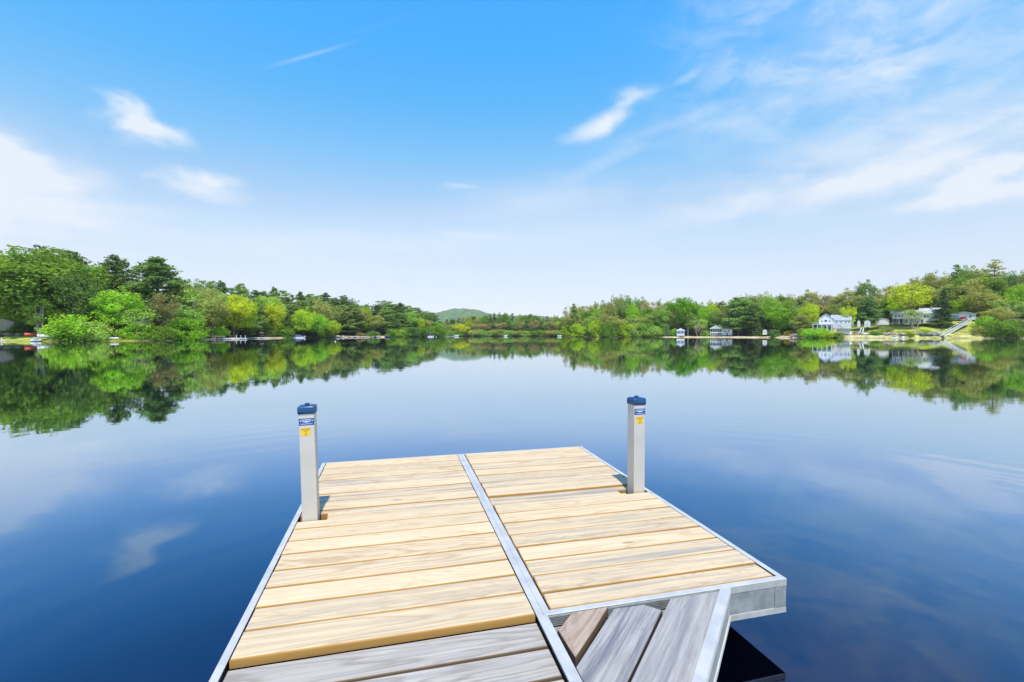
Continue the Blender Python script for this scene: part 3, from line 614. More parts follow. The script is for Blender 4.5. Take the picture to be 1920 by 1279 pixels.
for (px, top, w, D, k, c, lb) in [
    (1849, 594, 40, 168, 'bush_a', 'fresh', 'bright green bush high on the bank right of the staircase'), (1865, 603, 50, 164.5, 'bush_b', 'mid', 'green bush hanging over the water right of the staircase'),
    (1900, 600, 52, 163, 'bush_a', 'mid', 'dense green bush at the water near the right edge'), (1935, 606, 40, 161, 'bush_c', 'deep', 'dark bush cut off by the right edge of the photo'), (1838, 612, 26, 166, 'bush_c', 'olive', 'low olive bush just right of the staircase foot'),
    (1530, 616, 44, 184, 'bush_b', 'fresh', 'long lime hedge shrub over the water below the big white house'), (1546, 619, 32, 182, 'bush_a', 'lime', 'bright right end of the hedge below the big white house'), (1506, 616, 24, 191, 'bush_c', 'mid', 'dark left end of the hedge below the big white house'),
    (1479, 620, 17, 201, 'bush_c', 'x', 'golden yellow bush at the right end of the beach'), (1452, 618, 22, 206, 'bush_a', 'deep', 'dark green shrub under the full green maple'),
    (1572, 624, 20, 180, 'bush_a', 'mid', 'low green shrub left of the covered white boat'), (1640, 620, 26, 177, 'bush_b', 'mid', 'low green shrub on the bank above the boulders'), (1700, 621, 28, 173, 'bush_b', 'lime', 'lime ground shrub on the bank left of the wooden chair'),
    (1732, 617, 32, 172.5, 'bush_a', 'lime', 'bright lime shrub on the bank above the pale boulders'), (1660, 612, 24, 180, 'bush_c', 'olive', 'olive shrub halfway up the lawn slope')]:
    T('bush', k, px, top, w, D, (.50, .38, .02) if c == 'x' else GR[c], lb, 'bush')
build_trees()
sc.view_layers[0].update()

# ------------------------------------------------------------------ the floating dock
DH = 1.145
_yaw, _pit = .2422, .0328
r_ = Vector((math.cos(_yaw), -math.sin(_yaw), 0)); f0 = Vector((math.sin(_yaw), math.cos(_yaw), 0)); zz = Vector((0, 0, 1))
f1 = f0*math.cos(_pit)-zz*math.sin(_pit); u1 = f0*math.sin(_pit)+zz*math.cos(_pit)
Rd = Matrix((r_, u1, -f1)).transposed()
Rw = Matrix(((1, 0, 0), (0, math.sin(PITCH), math.cos(PITCH)), (0, -math.cos(PITCH), math.sin(PITCH)))).transposed()
ROT = Rw @ Rd.transposed()
ORG = Vector((0, 0, CAMZ))-ROT @ Vector((.5138*DH, -1.5423*DH, DH))
DOCK = Matrix.Translation(ORG) @ ROT.to_4x4()
def dock_thing(name, label, cat, p=(0, 0, 0), rot=(0, 0, 0), group=None):
    o = thing(name, label, cat, group=group)
    o.matrix_world = DOCK @ Matrix.Translation(p) @ Euler(rot).to_matrix().to_4x4(); return o

def profile(w, depth=.155):
    """frame beam section as (inward distance, z): ribbed bead on top, flat web, ribbed foot"""
    p = [(w, 0), (.0015, 0), (0, -.0015), (0, -.005)]
    z = -.006
    for i in range(6): p += [(.0022, z), (.0022, z-.0012), (0, z-.002), (0, z-.0038)]; z -= .0042
    p += [(0, -.0315), (.004, -.0325), (.004, -.128), (0, -.129)]
    z = -.1305
    for i in range(5): p += [(.0022, z), (.0022, z-.0012), (0, z-.002), (0, z-.0038)]; z -= .0042
    p += [(0, -depth), (.035, -depth), (.035, -depth+.004), (.009, -depth+.004), (.009, -.006), (w, -.005)]
    return p
def beam(b, p0, p1, w=.029, m0=1.0, m1=1.0, side=1, depth=.155):
    """beam from p0 to p1 along its outer top edge; the body lies on the left (side=1) or right of the way"""
    p0 = Vector(p0); p1 = Vector(p1); d = (p1-p0).normalized(); nrm = Vector((-d.y, d.x, 0))*side
    pr = profile(w, depth); rings = []
    for (q, m_, s_) in ((p0, m0, 1), (p1, m1, -1)):
        rings.append([q+nrm*a+d*(a*m_*s_)+Vector((0, 0, z)) for a, z in pr])
    b.loft(rings)
def plank_mesh(name, m, planks, parent):
    """planks: (polygon [(x, y)], z_top, thickness, grain direction angle, random, weathering, rounded)"""
    bm = bmesh.new(); uvl = bm.loops.layers.uv.new('UVMap'); cl = bm.verts.layers.float_color.new('pk')
    for (poly, zt, th, ang, rnd, wth, rd) in planks:
        a = sum(poly[i][0]*poly[(i+1) % len(poly)][1]-poly[(i+1) % len(poly)][0]*poly[i][1] for i in range(len(poly)))
        if a < 0: poly = poly[::-1]
        n = len(poly); rings = []
        def inset(k):
            out = []
            for i in range(n):
                p = Vector(poly[i]); a_ = (p-Vector(poly[i-1])).normalized(); b_ = (Vector(poly[(i+1) % n])-p).normalized()
                na = Vector((-a_.y, a_.x)); nb = Vector((-b_.y, b_.x)); bis = (na+nb); L = max(bis.length, .3); bis = bis/L
                out.append(p+bis*k/max(.35, bis.dot(na)))
            return out
        for k, z in ((rd, 0), (rd*.62, -rd*.10), (rd*.25, -rd*.38), (0, -rd), (0, -th)):
            rings.append([bm.verts.new((q.x, q.y, zt+z)) for q in inset(k)])
        for rg in rings:
            for v in rg: v[cl] = (rnd, wth, 0, 1)
        fs = [bm.faces.new(rings[0])]
        for i in range(len(rings)-1):
            for k in range(n): f = bm.faces.new((rings[i+1][k], rings[i+1][(k+1) % n], rings[i][(k+1) % n], rings[i][k])); f.smooth = i < 3; fs.append(f)
        c, s_ = math.cos(ang), math.sin(ang); o0 = Vector(poly[0])
        vm = min(-(Vector(q).x)*s_+(Vector(q).y)*c for q in poly)
        for f in fs:
            for lp in f.loops:
                q = lp.vert.co; lp[uvl].uv = (q.x*c+q.y*s_, -q.x*s_+q.y*c-vm+(zt-q.z)*.6)
    me = bpy.data.meshes.new(name); bm.to_mesh(me); bm.free(); me.materials.append(m)
    o = bpy.data.objects.new(name, me); C.objects.link(o); o.parent = parent; return o
def rect(x0, x1, y0, y1): return [(x0, y0), (x1, y0), (x1, y1), (x0, y1)]
W1 = 1.1555; W2 = 2.306; LN = 2.44
pr_ = random.Random(3)
dk = dock_thing('dock_section', 'left dock section of pale new planks running on into weathered grey boards nearest the viewer', 'dock', group=None)
b = MB()
beam(b, (0, -1.9, 0), (0, LN, 0), m0=0, side=-1)
beam(b, (W1, LN, 0), (W1, 0.0, 0), .029, m1=0, side=-1)
beam(b, (0, LN, 0), (W1, LN, 0), .016, m0=1, m1=1, side=-1)
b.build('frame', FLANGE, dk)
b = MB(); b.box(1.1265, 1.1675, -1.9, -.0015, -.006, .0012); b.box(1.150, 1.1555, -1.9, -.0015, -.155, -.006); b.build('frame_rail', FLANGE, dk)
b = MB()
for y in (-1.5, -.9, -.45, .2, .62, 1.12, 1.3, 1.8, 2.3): b.box(.012, W1-.012, y, y+.04, -.1, -.045)
b.build('joist', MILL, dk)
LB = [.012, .176, .326, .473, .623, .783, .932, 1.087, 1.236, 1.343, 1.489, 1.638, 1.795, 1.946, 2.086, 2.247, 2.424]
wL = [.5, .5, .12, .5, .1, .15, .2, .35, 1.0, .35, 1.2, .35, 1.0, .35, .45, .3]
rL = [.62, .35, .15, .81, .27, .08, .44, .71, .55, .2, .9, .33, .66, .1, .77, .5]
pl = []
for i in range(16):
    y0, y1 = LB[i], LB[i+1]-.009; x0, x1 = .033+.004*pr_.random(), 1.1245-.004*pr_.random()
    if i == 7: poly = [(x0, y0), (x1, y0), (x1, y1), (.195, y1), (.195, 1.186), (.034, 1.186)]
    elif i == 8: poly = [(.19, y0), (x1, y0), (x1, y1), (x0, y1), (x0, 1.292), (.19, 1.292)]
    else: poly = rect(x0, x1, y0, y1)
    pl.append((poly, .004+.004*pr_.random()-(.004 if i == 8 else 0), .038 if i else .034, 0, rL[i], wL[i], .0075))
plank_mesh('decking', FRESH, pl, dk)
tag(plank_mesh('weathered_decking', OLD, [(rect(.034, 1.1225, y0, y0+.140), -.017-.002*pr_.random(), .036, 0, q, .7, .006) for y0, q in ((-.147, .42), (-.300, .83), (-.453, .17), (-.606, .6), (-.76, .3))], dk), 'weathered grey boards with brown edges, lower than the new planks')

dr = dock_thing('dock_section', 'right dock section of pale new planks with a metal frame jutting over the water', 'dock')
b = MB(); b.box(.012, W1-.012, -1.85, LN-.02, -.1562, -.112); b.build('float', DARK, dk)  # no real float: black slab added so the underside mirrors dark in water
b = MB(); b.box(W1+.012, W2-.0045, .0045, LN-.02, -.1562, -.112); b.build('float', DARK, dr)  # matching black slab, added only to darken this section's mirrored underside
b = MB(); e_ = .0005
beam(b, (W1+e_, 0, 0), (W1+e_, LN, 0), .029, m0=1, side=-1)
beam(b, (W1+e_, LN, 0), (W2, LN, 0), .016, side=-1)
beam(b, (W2, LN, 0), (W2, 0, 0), .029, side=-1)
beam(b, (W2, 0, 0), (W1+e_, 0, 0), .029, side=-1)
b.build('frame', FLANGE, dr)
b = MB()
b.box(W1+.03, W2-.003, .0022, .0052, -.1275, -.0335); b.box(W2-.062, W2-.003, -.0006, .0024, -.1275, -.0335)
for k in range(2): b.tube([(2.262+.0, -.0014, -.047-.068*k), (2.262, -.0032, -.047-.068*k)], .0045, 8)
b.build('side_plate', MILL, dr)
b = MB()
for y in (.3, .75, 1.1, 1.27, 1.9): b.box(W1+.012, W2-.012, y, y+.04, -.1, -.045)
b.build('joist', MILL, dr)
RB = [.031, .150, .293, .438, .583, .73, .887, 1.031, 1.179, 1.335, 1.495, 1.63, 1.789, 1.932, 2.094, 2.247, 2.424]
wR = [.8, .6, 1.2, .3, .8, .7, .15, .35, 1.25, .5, 1.0, .7, .4, .9, .35, .3]
rR = [.38, .13, .96, .24, .52, .86, .05, .47, .6, .3, .74, .18, .4, .8, .22, .64]
pl = []
for i in range(16):
    y0, y1 = RB[i], RB[i+1]-.009; x0, x1 = 1.189+.004*pr_.random(), 2.272-.004*pr_.random()
    if i == 0: x1 = 2.262
    if i == 7: poly = [(x0, y0), (x1, y0), (x1, 1.146), (2.272-.02, 1.150), (2.20, y1), (x0, y1)]; poly = [(x0, y0), (x1, y0), (x1, 1.150), (2.11, 1.150), (2.11, y1), (x0, y1)]
    elif i == 8: poly = [(x0, y0), (2.09, y0), (2.09, 1.262), (x1, 1.262), (x1, y1), (x0, y1)]
    else: poly = rect(x0, x1, y0, y1)
    pl.append((poly, (.004+.004*pr_.random()) if i != 8 else -.004, .038, 0, rR[i], wR[i], .0075))
plank_mesh('decking', FRESH, pl, dr)

dc = dock_thing('corner_brace', 'triangular corner piece with silvery diagonal boards between the two dock sections', 'dock corner')
b = MB(); A_ = Vector((2.013, -.001, 0)); B_ = A_+Vector((-1, -1, 0))*1.2
pr0 = profile(.040)
d = Vector((-1, -1, 0)).normalized(); nrm = Vector((-1, 1, 0)).normalized(); rings = []
rings.append([Vector((A_.x, A_.y, 0))+nrm*a+d*(a*1.0)+Vector((0, 0, z)) for a, z in pr0])
rings.append([B_+nrm*a+Vector((0, 0, z)) for a, z in pr0]); b.loft(rings)
b.build('diagonal_rail', FLANGE, dc)
b = MB(); b.box(1.169, 1.9, -.030, -.0035, -.062, -.052)
for k in range(6): b.box(1.169, 1.93, -.0055, -.0022, -.012-.0066*k, -.0088-.0066*k)
b.prism([(1.172, -.03), (1.9, -.03), (1.2, -.73), (1.172, -.73)], -.075, -.068)
b.build('ledge', MILL, dc)
def dpoly(d0, d1, ytop, extra=None, lmax=1.6):
    """strip between the 45 degree lines x-y = d*sqrt2, clipped by y < ytop and x > 1.1705"""
    q = math.sqrt(2); D0, D1 = d0*q, d1*q; X = 1.171
    return [(X, X-D0), (X, X-D1), (D1+ytop, ytop), (D0+ytop, ytop)]
q2 = math.sqrt(2)
A1 = [(1.177, -.103), (1.187, -.255), (1.425, -.010), (1.269, -.010)]
tag(plank_mesh('decking', TAN, [(A1, .003, .036, R(45), .37, .5, .004)], dc), 'short brown triangular board')
Bp = [(1.173, -.290), (1.173, -.530), (1.634, -.070), (1.580, -.016), (1.448, -.012)]
Cp = [(1.173, -.543), (1.173, -.788), (1.953, -.008), (1.708, -.008)]
tag(plank_mesh('decking', OLDBLUE, [(Bp, -.006, .036, R(45), .71, 1.0, .005), (Cp, -.005, .036, R(45), .29, .55, .004)], dc), 'silvery blue grey diagonal boards with knots')

# ------------------------------------------------------------------ the two posts
BLUE = noisy('blue_plastic', (.004, .045, .125), .38, 0, .15, 20, .5)
LBLUE = noisy('blue_label', (.018, .05, .20), .4, 0, .25, 90, .5)
YEL = mat('yellow_label', (.72, .42, .005), .5); INK = mat('black_ink', (.03, .02, .01), .6); WHI = mat('white_print', (.62, .68, .78), .5)
def text_mesh(body, size, x, z, y, m, name, parent, wide=1.0):
    cu = bpy.data.curves.new('lettering', 'FONT'); cu.body = body; cu.size = size; cu.align_x = 'CENTER'; cu.align_y = 'CENTER'; cu.offset = size*.012
    to = bpy.data.objects.new('lettering', cu); C.objects.link(to); sc.view_layers[0].update()
    me = bpy.data.meshes.new_from_object(to.evaluated_get(bpy.context.evaluated_depsgraph_get())); bpy.data.objects.remove(to); me.materials.clear(); me.materials.append(m)
    o = bpy.data.objects.new(name, me); C.objects.link(o); o.parent = parent; o.location = (x, y, z); o.rotation_euler = (R(90), 0, 0); o.scale = (wide, 1, 1); return o
def post(label, px, py, H, tilt, rz, stick, group):
    S = .043
    e = dock_thing('dock_post', label, 'post', (px, py, 0), (R(-1.1), tilt, rz), group)
    def rsq(s, r, z, n=3):
        out = []
        for (cx, cy, a0) in ((s-r, s-r, 0), (-s+r, s-r, 90), (-s+r, -s+r, 180), (s-r, -s+r, 270)):
            for k in range(n+1): a = R(a0+90*k/n); out.append((cx+r*math.cos(a), cy+r*math.sin(a), z))
        return out
    b = MB(); b.loft([rsq(S, .005, -.45), rsq(S, .005, H-.03)]); b.build('pole', POSTM, e)
    b = MB(); b.box(-S-.011, S+.011, -S-.004, S+.010, -.075, -.040); b.build('bracket', MILL, e)
    ch = .046; s2 = S+.004
    b = MB(); b.loft([rsq(s2, .007, H-ch), rsq(s2+.0015, .008, H-ch+.012), rsq(s2+.0015, .008, H-.010), rsq(s2-.002, .010, H-.003), rsq(s2-.008, .010, H)])
    cp = b.build('cap', BLUE, e, True)
    b = MB(); b.tube([(0, 0, H), (0, 0, H+.010), (0, 0, H+.012)], [.014, .014, .011], 14); b.build('knob', BLUE, cp)
    cx = stick; z1 = H-ch-.026; lw = .0415
    b = MB(); b.box(cx*0-lw, cx*0+lw, -S-.0010, -S-.0002, z1-.040, z1); lb_ = b.build('label', LBLUE, e)
    b = MB()   # the white winged emblem and the strips of small print
    pts = [(-.029, z1-.0165), (-.018, z1-.0195), (-.004, z1-.0225), (0, z1-.024), (.004, z1-.0225), (.018, z1-.0195), (.029, z1-.0165), (.015, z1-.0165), (.006, z1-.0180), (.003, z1-.0145), (0, z1-.0175), (-.003, z1-.0145), (-.006, z1-.0180), (-.015, z1-.0165)]
    n = len(pts); c0 = len(b.v); b.add([(x, -S-.0014, z) for x, z in pts], [tuple(range(n))])
    for k in range(9): b.add([(x, -S-.0014, z) for x, z in ((-.026+.0058*k, z1-.0115), (-.022+.0058*k, z1-.0115), (-.0215+.0058*k, z1-.0065), (-.0258+.0058*k, z1-.0065))], [(0, 1, 2, 3)])
    for k in range(13): b.add([(x, -S-.0014, z) for x, z in ((-.032+.005*k, z1-.0335), (-.0285+.005*k, z1-.0335), (-.0285+.005*k, z1-.0305), (-.032+.005*k, z1-.0305))], [(0, 1, 2, 3)])
    for sx in (-1, 1): b.add([(sx*x, -S-.0014, z) for x, z in ((.030, z1-.011), (.0345, z1-.009), (.0345, z1-.017), (.030, z1-.0165))], [(0, 1, 2, 3)])
    b.build('emblem', WHI, lb_)
    z2 = z1-.055; yw = .0255
    b = MB(); b.box(cx-yw, cx+yw, -S-.0010, -S-.0002, z2-.046, z2); yl = b.build('warning_sticker', YEL, e)
    text_mesh('CAUTION', .0118, cx, z2-.0085, -S-.0013, INK, 'lettering', yl, .92)
    b = MB()
    for k, (x0, x1, z) in enumerate(((-.012, -.001, .0185), (.001, .012, .0185), (-.009, -.003, .0245), (.003, .010, .0245))): b.add([(cx+x0, -S-.0013, z2-z), (cx+x1, -S-.0013, z2-z), (cx+x1, -S-.0013, z2-z+.0022), (cx+x0, -S-.0013, z2-z+.0022)], [(0, 1, 2, 3)])
    b.tube([(cx-.006, -S-.0013, z2-.040), (cx+.001, -S-.0013, z2-.034), (cx+.006, -S-.0013, z2-.030)], .0009, 5); b.tube([(cx+.001, -S-.0013, z2-.034), (cx+.005, -S-.0013, z2-.040), (cx+.009, -S-.0013, z2-.040)], .0009, 5)
    b.tube([(cx-.010, -S-.0013, z2-.0405), (cx-.004, -S-.0013, z2-.0405)], .0009, 5); b.build('pictogram', INK, yl)
    return e
post('left square aluminium post with a blue cap, sticker centred, standing beside the left deck edge', .103, 1.236, .675, R(-1.3), 0, -.006, 'capped aluminium posts standing in the dock')
post('right square aluminium post with a blue cap standing at the right deck edge', 2.205, 1.203, .648, R(.5), R(4), .0, 'capped aluminium posts standing in the dock')

# ------------------------------------------------------------------ houses
WHITE = noisy('white_siding', (.62, .61, .58), .6, 0, .05, .8, .3)
CREAM = noisy('cream_siding', (.62, .56, .42), .65, 0, .06, .8, .3)
SHEDM = noisy('beige_siding', (.48, .45, .40), .7, 0, .08, .8, .3)
BGREY = noisy('blue_grey_siding', (.13, .155, .19), .7, 0, .12, .8, .3)
ROOF = noisy('grey_shingles', (.33, .34, .36), .85, 0, .15, 1.5, .2)
ROOFL = noisy('pale_roof', (.42, .42, .42), .7, 0, .08, 1.5, .3)
ROOFD = noisy('dark_shingles', (.10, .10, .11), .85, 0, .2, 1.5, .2)
GLASS = mat('window_glass', (.03, .04, .05), .08, 0, .8)
SCREEN = mat('porch_screen', (.035, .038, .045), .35, 0, .4)
TRIM = mat('white_trim', (.64, .64, .62), .5)
BLUED = noisy('blue_garage_door', (.12, .20, .27), .5, 0, .08, 1)
def win(parent, x, z, w, h, y=0.0, mull=1, fm=None):
    b = MB(); t = .09; b.box(x-w/2-t, x+w/2+t, y-.07, y-.003, z-h/2-t, z-h/2); b.box(x-w/2-t, x+w/2+t, y-.07, y-.003, z+h/2, z+h/2+t)
    b.box(x-w/2-t, x-w/2, y-.07, y-.003, z-h/2, z+h/2); b.box(x+w/2, x+w/2+t, y-.07, y-.003, z-h/2, z+h/2)
    for k in range(1, mull): xx = x-w/2+w*k/mull; b.box(xx-.04, xx+.04, y-.065, y-.003, z-h/2, z+h/2)
    o = b.build('window', fm or TRIM, parent); p = MB(); p.box(x-w/2, x+w/2, y-.03, y-.004, z-h/2, z+h/2); p.build('pane', GLASS, o); return o
def gable(b, x0, x1, y0, y1, z0, rise, ov=.35, axis='x', th=.16):
    """pitched roof slabs; ridge runs along axis"""
    if axis == 'x':
        ym = (y0+y1)/2
        sec = [(y0-ov, z0-ov*rise/((y1-y0)/2)), (ym, z0+rise), (y1+ov, z0-ov*rise/((y1-y0)/2)), (y1+ov, z0-ov*rise/((y1-y0)/2)+th), (ym, z0+rise+th), (y0-ov, z0-ov*rise/((y1-y0)/2)+th)]
        b.loft([[(x0-ov, p, q) for p, q in sec], [(x1+ov, p, q) for p, q in sec]])
    else:
        xm = (x0+x1)/2; s = rise/((x1-x0)/2)
        sec = [(x0-ov, z0-ov*s), (xm, z0+rise), (x1+ov, z0-ov*s), (x1+ov, z0-ov*s+th), (xm, z0+rise+th), (x0-ov, z0-ov*s+th)]
        b.loft([[(p, y0-ov, q) for p, q in sec], [(p, y1+ov, q) for p, q in sec]])
def walls(b, x0, x1, y0, y1, z0, z1, rise=0, axis='x'):
    if axis == 'y' and rise:
        xm = (x0+x1)/2; sec = [(x0, z0), (x1, z0), (x1, z1), (xm, z1+rise-.02), (x0, z1)]
        b.loft([[(p, y1, q) for p, q in sec], [(p, y0, q) for p, q in sec]])
    elif rise:
        ym = (y0+y1)/2; sec = [(y0, z0), (y1, z0), (y1, z1), (ym, z1+rise-.02), (y0, z1)]
        b.loft([[(x0, p, q) for p, q in sec], [(x1, p, q) for p, q in sec]])
    else: b.box(x0, x1, y0, y1, z0, z1)
def hroot(name, label, cat, px, D, base, group=None, turn=0): return thing(name, label, cat, at(px, D, hgt(base, D)), facing(px)+turn, group)

# big white house with a front gable on the left and a deck over posts (px 1530-1600)
D = 183; u = D/F      # metres per photo pixel there
h = hroot('white_house', 'big white two storey house with grey roof and front gable on the right shore', 'house', 1566, D, 622)
b = MB(); walls(b, -26*u, -4*u, 0, 7, 0, 25*u, 9*u, 'y'); walls(b, -4*u, 24*u, .8, 7.5, 6*u, 22*u); b.build('wall', WHITE, h)
b = MB(); gable(b, -26*u, -4*u, 0, 7, 25*u, 9*u, .3, 'y'); b.build('roof', ROOF, h)
b = MB(); gable(b, -6*u, 24*u, .8, 7.5, 22*u, 9.5*u, .3, 'x'); b.build('roof', ROOF, h)
b = MB(); b.tube([(-15*u, -.06, 20.5*u), (-15*u, -.004, 20.5*u)], 2.6*u, 16); fr = b.build('window', TRIM, h); b = MB(); b.tube([(-15*u, -.08, 20.5*u), (-15*u, -.061, 20.5*u)], 2.1*u, 16); b.build('pane', GLASS, fr)
win(h, -9*u, 20*u, 2.6*u, 3*u, 0, 2); win(h, -21*u, 20*u, 2.6*u, 3*u, 0, 2)
for x in (2, 9, 16, 21): win(h, x*u, 18*u, 2.4*u, 3*u, .8, 1)
b = MB(); b.box(-36*u, 28*u, -2.6, -.01, 13.4*u, 14.4*u); dkk = b.build('deck', WHITE, h)
b = MB(); b.box(-36*u, 28*u, -2.62, -2.55, 17*u, 17.4*u)
for k in range(33): x = (-36+2*k)*u; b.box(x-.02, x+.02, -2.61, -2.57, 14.4*u, 17*u)
b.build('railing', TRIM, dkk)
b = MB()
for x in (-35, -28, -21, -13, -6, 1): b.box(x*u-.1, x*u+.1, -2.5, -2.3, -.5, 13.4*u)
b.build('post', TRIM, dkk)
for x in (-22, -15, -8): b = MB(); b.box((x-2.4)*u, (x+2.4)*u, -.05, -.004, .2, 10.5*u); b.build('glass_door', GLASS, h)
b = MB(); b.box(2*u, 24*u, .3, .7, 0, 6*u); b.build('foundation_wall', SHEDM, h)
b = MB(); b.loft([[(4*u, -.4, 13*u), (6*u, -.4, 13*u), (14*u, -.4, 5*u), (12*u, -.4, 5*u)], [(4*u, .1, 13*u), (6*u, .1, 13*u), (14*u, .1, 5*u), (12*u, .1, 5*u)]]); b.build('stair', TRIM, h)
# long white house (px 1683-1758)
D = 186; u = D/F
h = hroot('white_house', 'long white two storey house with open ground floor behind the fork trunked small tree', 'house', 1720, D, 606)
b = MB(); walls(b, -37*u, 4*u, 0, 6, 8.6*u, 19*u); b.box(-22*u, 4*u, 1.5, 6, 0, 8.6*u); b.build('wall', WHITE, h)
b = MB(); walls(b, 4*u, 36*u, -.6, 6, 0, 18.5*u, 0); b.build('wing_wall', WHITE, h)
b = MB(); gable(b, -38*u, 4*u, 0, 6, 19*u, 5.5*u, .5, 'x'); b.build('roof', ROOFL, h)
b = MB(); gable(b, 4*u, 36*u, -.6, 6, 18.5*u, 9*u, .5, 'x'); b.build('roof', ROOFL, h)
b = MB(); b.box(18*u, 21*u, 2, 2.7, 22*u, 31*u); b.build('chimney', noisy('old_brick', (.42, .30, .22), .9, 0, .2, 3), h)
for x in (-32, -27, -22, -13, -5, 0): win(h, x*u, 14.5*u, 2.6*u, 4.2*u, 0, 1)
for x in (10, 24.5, 27.5): win(h, x*u, 12*u, 2.6*u, 5*u, -.6, 1)
win(h, 14*u, 12*u, 3*u, 4*u, -.6, 2)
b = MB()
for x in (-36.5, -27, -18): b.box(x*u-.1, x*u+.1, .1, .3, -.6, 8.6*u)
b.build('post', TRIM, h)
for x0, x1 in ((-34, -29), (-20, -15), (-3, 1), (5, 8)): b = MB(); b.box(x0*u, x1*u, (1.5 if x0 < 4 else -.6)-.06, (1.5 if x0 < 4 else -.6)-.004, .1, 7*u); b.build('glass_door', GLASS, h)
# garage with blue door and the red car
D = 186; u = D/F
h = hroot('garage', 'small white garage with a slate blue door at the top of the white staircase', 'garage', 1806, D, 600)
b = MB(); walls(b, -17*u, 17*u, 0, 6, 0, 11*u, 4*u, 'y'); b.build('wall', WHITE, h)
b = MB(); gable(b, -17*u, 17*u, 0, 6, 11*u, 4*u, .4, 'y'); b.build('roof', ROOFL, h)
b = MB(); b.box(-14.5*u, -5.5*u, -.08, -.004, .02, 8.6*u)
for k in range(4): b.box(-14.3*u, -5.7*u, -.10, -.08, (.4+2.1*k)*u, (2.2+2.1*k)*u)
b.build('garage_door', BLUED, h); win(h, 9*u, 6.5*u, 3*u, 4*u)
# two small white sheds and the round ended shed
D = 184; u = D/F
for px, w_, ht, lb, grp in ((1610, 4.5, 11, 'narrow white shed left of the soft green fir trunk', None), (1626, 9, 11, 'white shed with a pointed gable under the soft green fir', None)):
    h = hroot('garden_shed', lb, 'shed', px, D, 611)
    b = MB(); walls(b, -w_*u/2, w_*u/2, 0, 2.5, -.4, ht*u*.72, ht*u*.28, 'y'); b.build('wall', WHITE, h)
    b = MB(); gable(b, -w_*u/2, w_*u/2, 0, 2.5, ht*u*.72, ht*u*.28, .12, 'y', .08); b.build('roof', ROOFL, h)
    b = MB(); b.box(-w_*u*.22, w_*u*.22, -.05, -.004, 0, ht*u*.55); b.build('door', SHEDM if w_ > 5 else TRIM, h)
D = 186; u = D/F
h = hroot('garden_shed', 'cream shed with a rounded barn roof between the fir and the long white house', 'shed', 1654, D, 608)
sec = [(-10*u, -.3), (10*u, -.3), (10*u, 6*u)]+[(10*u*math.cos(R(a)), 6*u+5.4*u*math.sin(R(a))) for a in range(15, 180, 15)]+[(-10*u, 6*u)]
b = MB(); b.loft([[(p, 3, q) for p, q in sec], [(p, 0, q) for p, q in sec]]); b.build('wall', CREAM, h)
sec2 = [(10.5*u, 5.6*u)]+[(10.5*u*math.cos(R(a)), 6*u+5.8*u*math.sin(R(a))) for a in range(0, 181, 15)]+[(-10.5*u, 5.6*u)]+[(10.0*u*math.cos(R(a)), 6.1*u+5.5*u*math.sin(R(a))) for a in range(180, -1, -15)]
b = MB(); b.loft([[(p, 3.2, q) for p, q in sec2], [(p, -.25, q) for p, q in sec2]]); b.build('roof', ROOFL, h)
b = MB(); b.box(-5*u, 5*u, -.05, -.004, 0, 6*u); b.build('door', WHITE, h)
# porch house on the beach (px 1332-1372)
D = 228; u = D/F
h = hroot('cottage', 'grey roofed cottage with a dark screened porch on the beach of the right shore', 'house', 1352, D, 629)
b = MB(); b.box(-19*u, 2*u, 1, 8, 0, 12.5*u); b.box(2*u, 19*u, 0.2, 7.4, 0, 12*u); b.build('wall', WHITE, h)
b = MB(); rr = 12.5*u
b.add([(-21*u, -1.2, rr), (4*u, -1.2, rr), (4*u, 8.4, rr), (-21*u, 8.4, rr), (-8.5*u, 2.5, rr+7*u), (-8.5*u, 5, rr+7*u)], [(0, 1, 4), (1, 2, 5, 4), (2, 3, 5), (3, 0, 4, 5), (3, 2, 1, 0)]); b.build('roof', ROOF, h)
b = MB(); gable(b, 2*u, 19*u, .2, 7.4, 12*u, 5*u, .5, 'x'); b.build('roof', ROOFL, h)
b = MB(); b.box(-18*u, 1*u, -.6, -.55, 6*u, 12*u); b.box(-18*u, 1*u, -.58, -.53, .8*u, 4.4*u); b.build('screen', SCREEN, h)
b = MB()
for k in range(7): x = (-18.4+3.2*k)*u; b.box(x-.07, x+.07, -.72, -.6, 0, 12.5*u)
b.box(-19*u, 2*u, -.74, -.5, 4.4*u, 6*u); b.box(-19*u, 2*u, -.75, -.5, 0, .8*u); b.build('porch_frame', TRIM, h)
for x in (7, 13): win(h, x*u, 8*u, 3*u, 3.4*u, .2, 2)
b = MB(); b.box(9*u, 11*u, .1, .195, 0, 6*u); b.build('door', ROOFD, h)
# small white boathouse with a pyramid roof
D = 229; u = D/F
h = hroot('boathouse', 'small white boathouse with a pale pyramid roof at the left of the beach', 'boathouse', 1276, D, 629)
b = MB(); b.box(-7*u, 7*u, 0, 3.6, -.1, 9*u); b.build('wall', WHITE, h)
b = MB(); b.add([(-9.5*u, -.7, 9*u), (9.5*u, -.7, 9*u), (9.5*u, 4.3, 9*u), (-9.5*u, 4.3, 9*u), (-1.5*u, 1.8, 12.6*u), (1.5*u, 1.8, 12.6*u)], [(0, 1, 5, 4), (1, 2, 5), (2, 3, 4, 5), (3, 0, 4), (3, 2, 1, 0)])
b.box(-1.5*u, 1.5*u, 1.4, 2.2, 12.0*u, 14*u); b.build('roof', ROOFL, h); win(h, -3*u, 5.4*u, 2.6*u, 3*u); win(h, 3.2*u, 5.4*u, 2.6*u, 3*u)
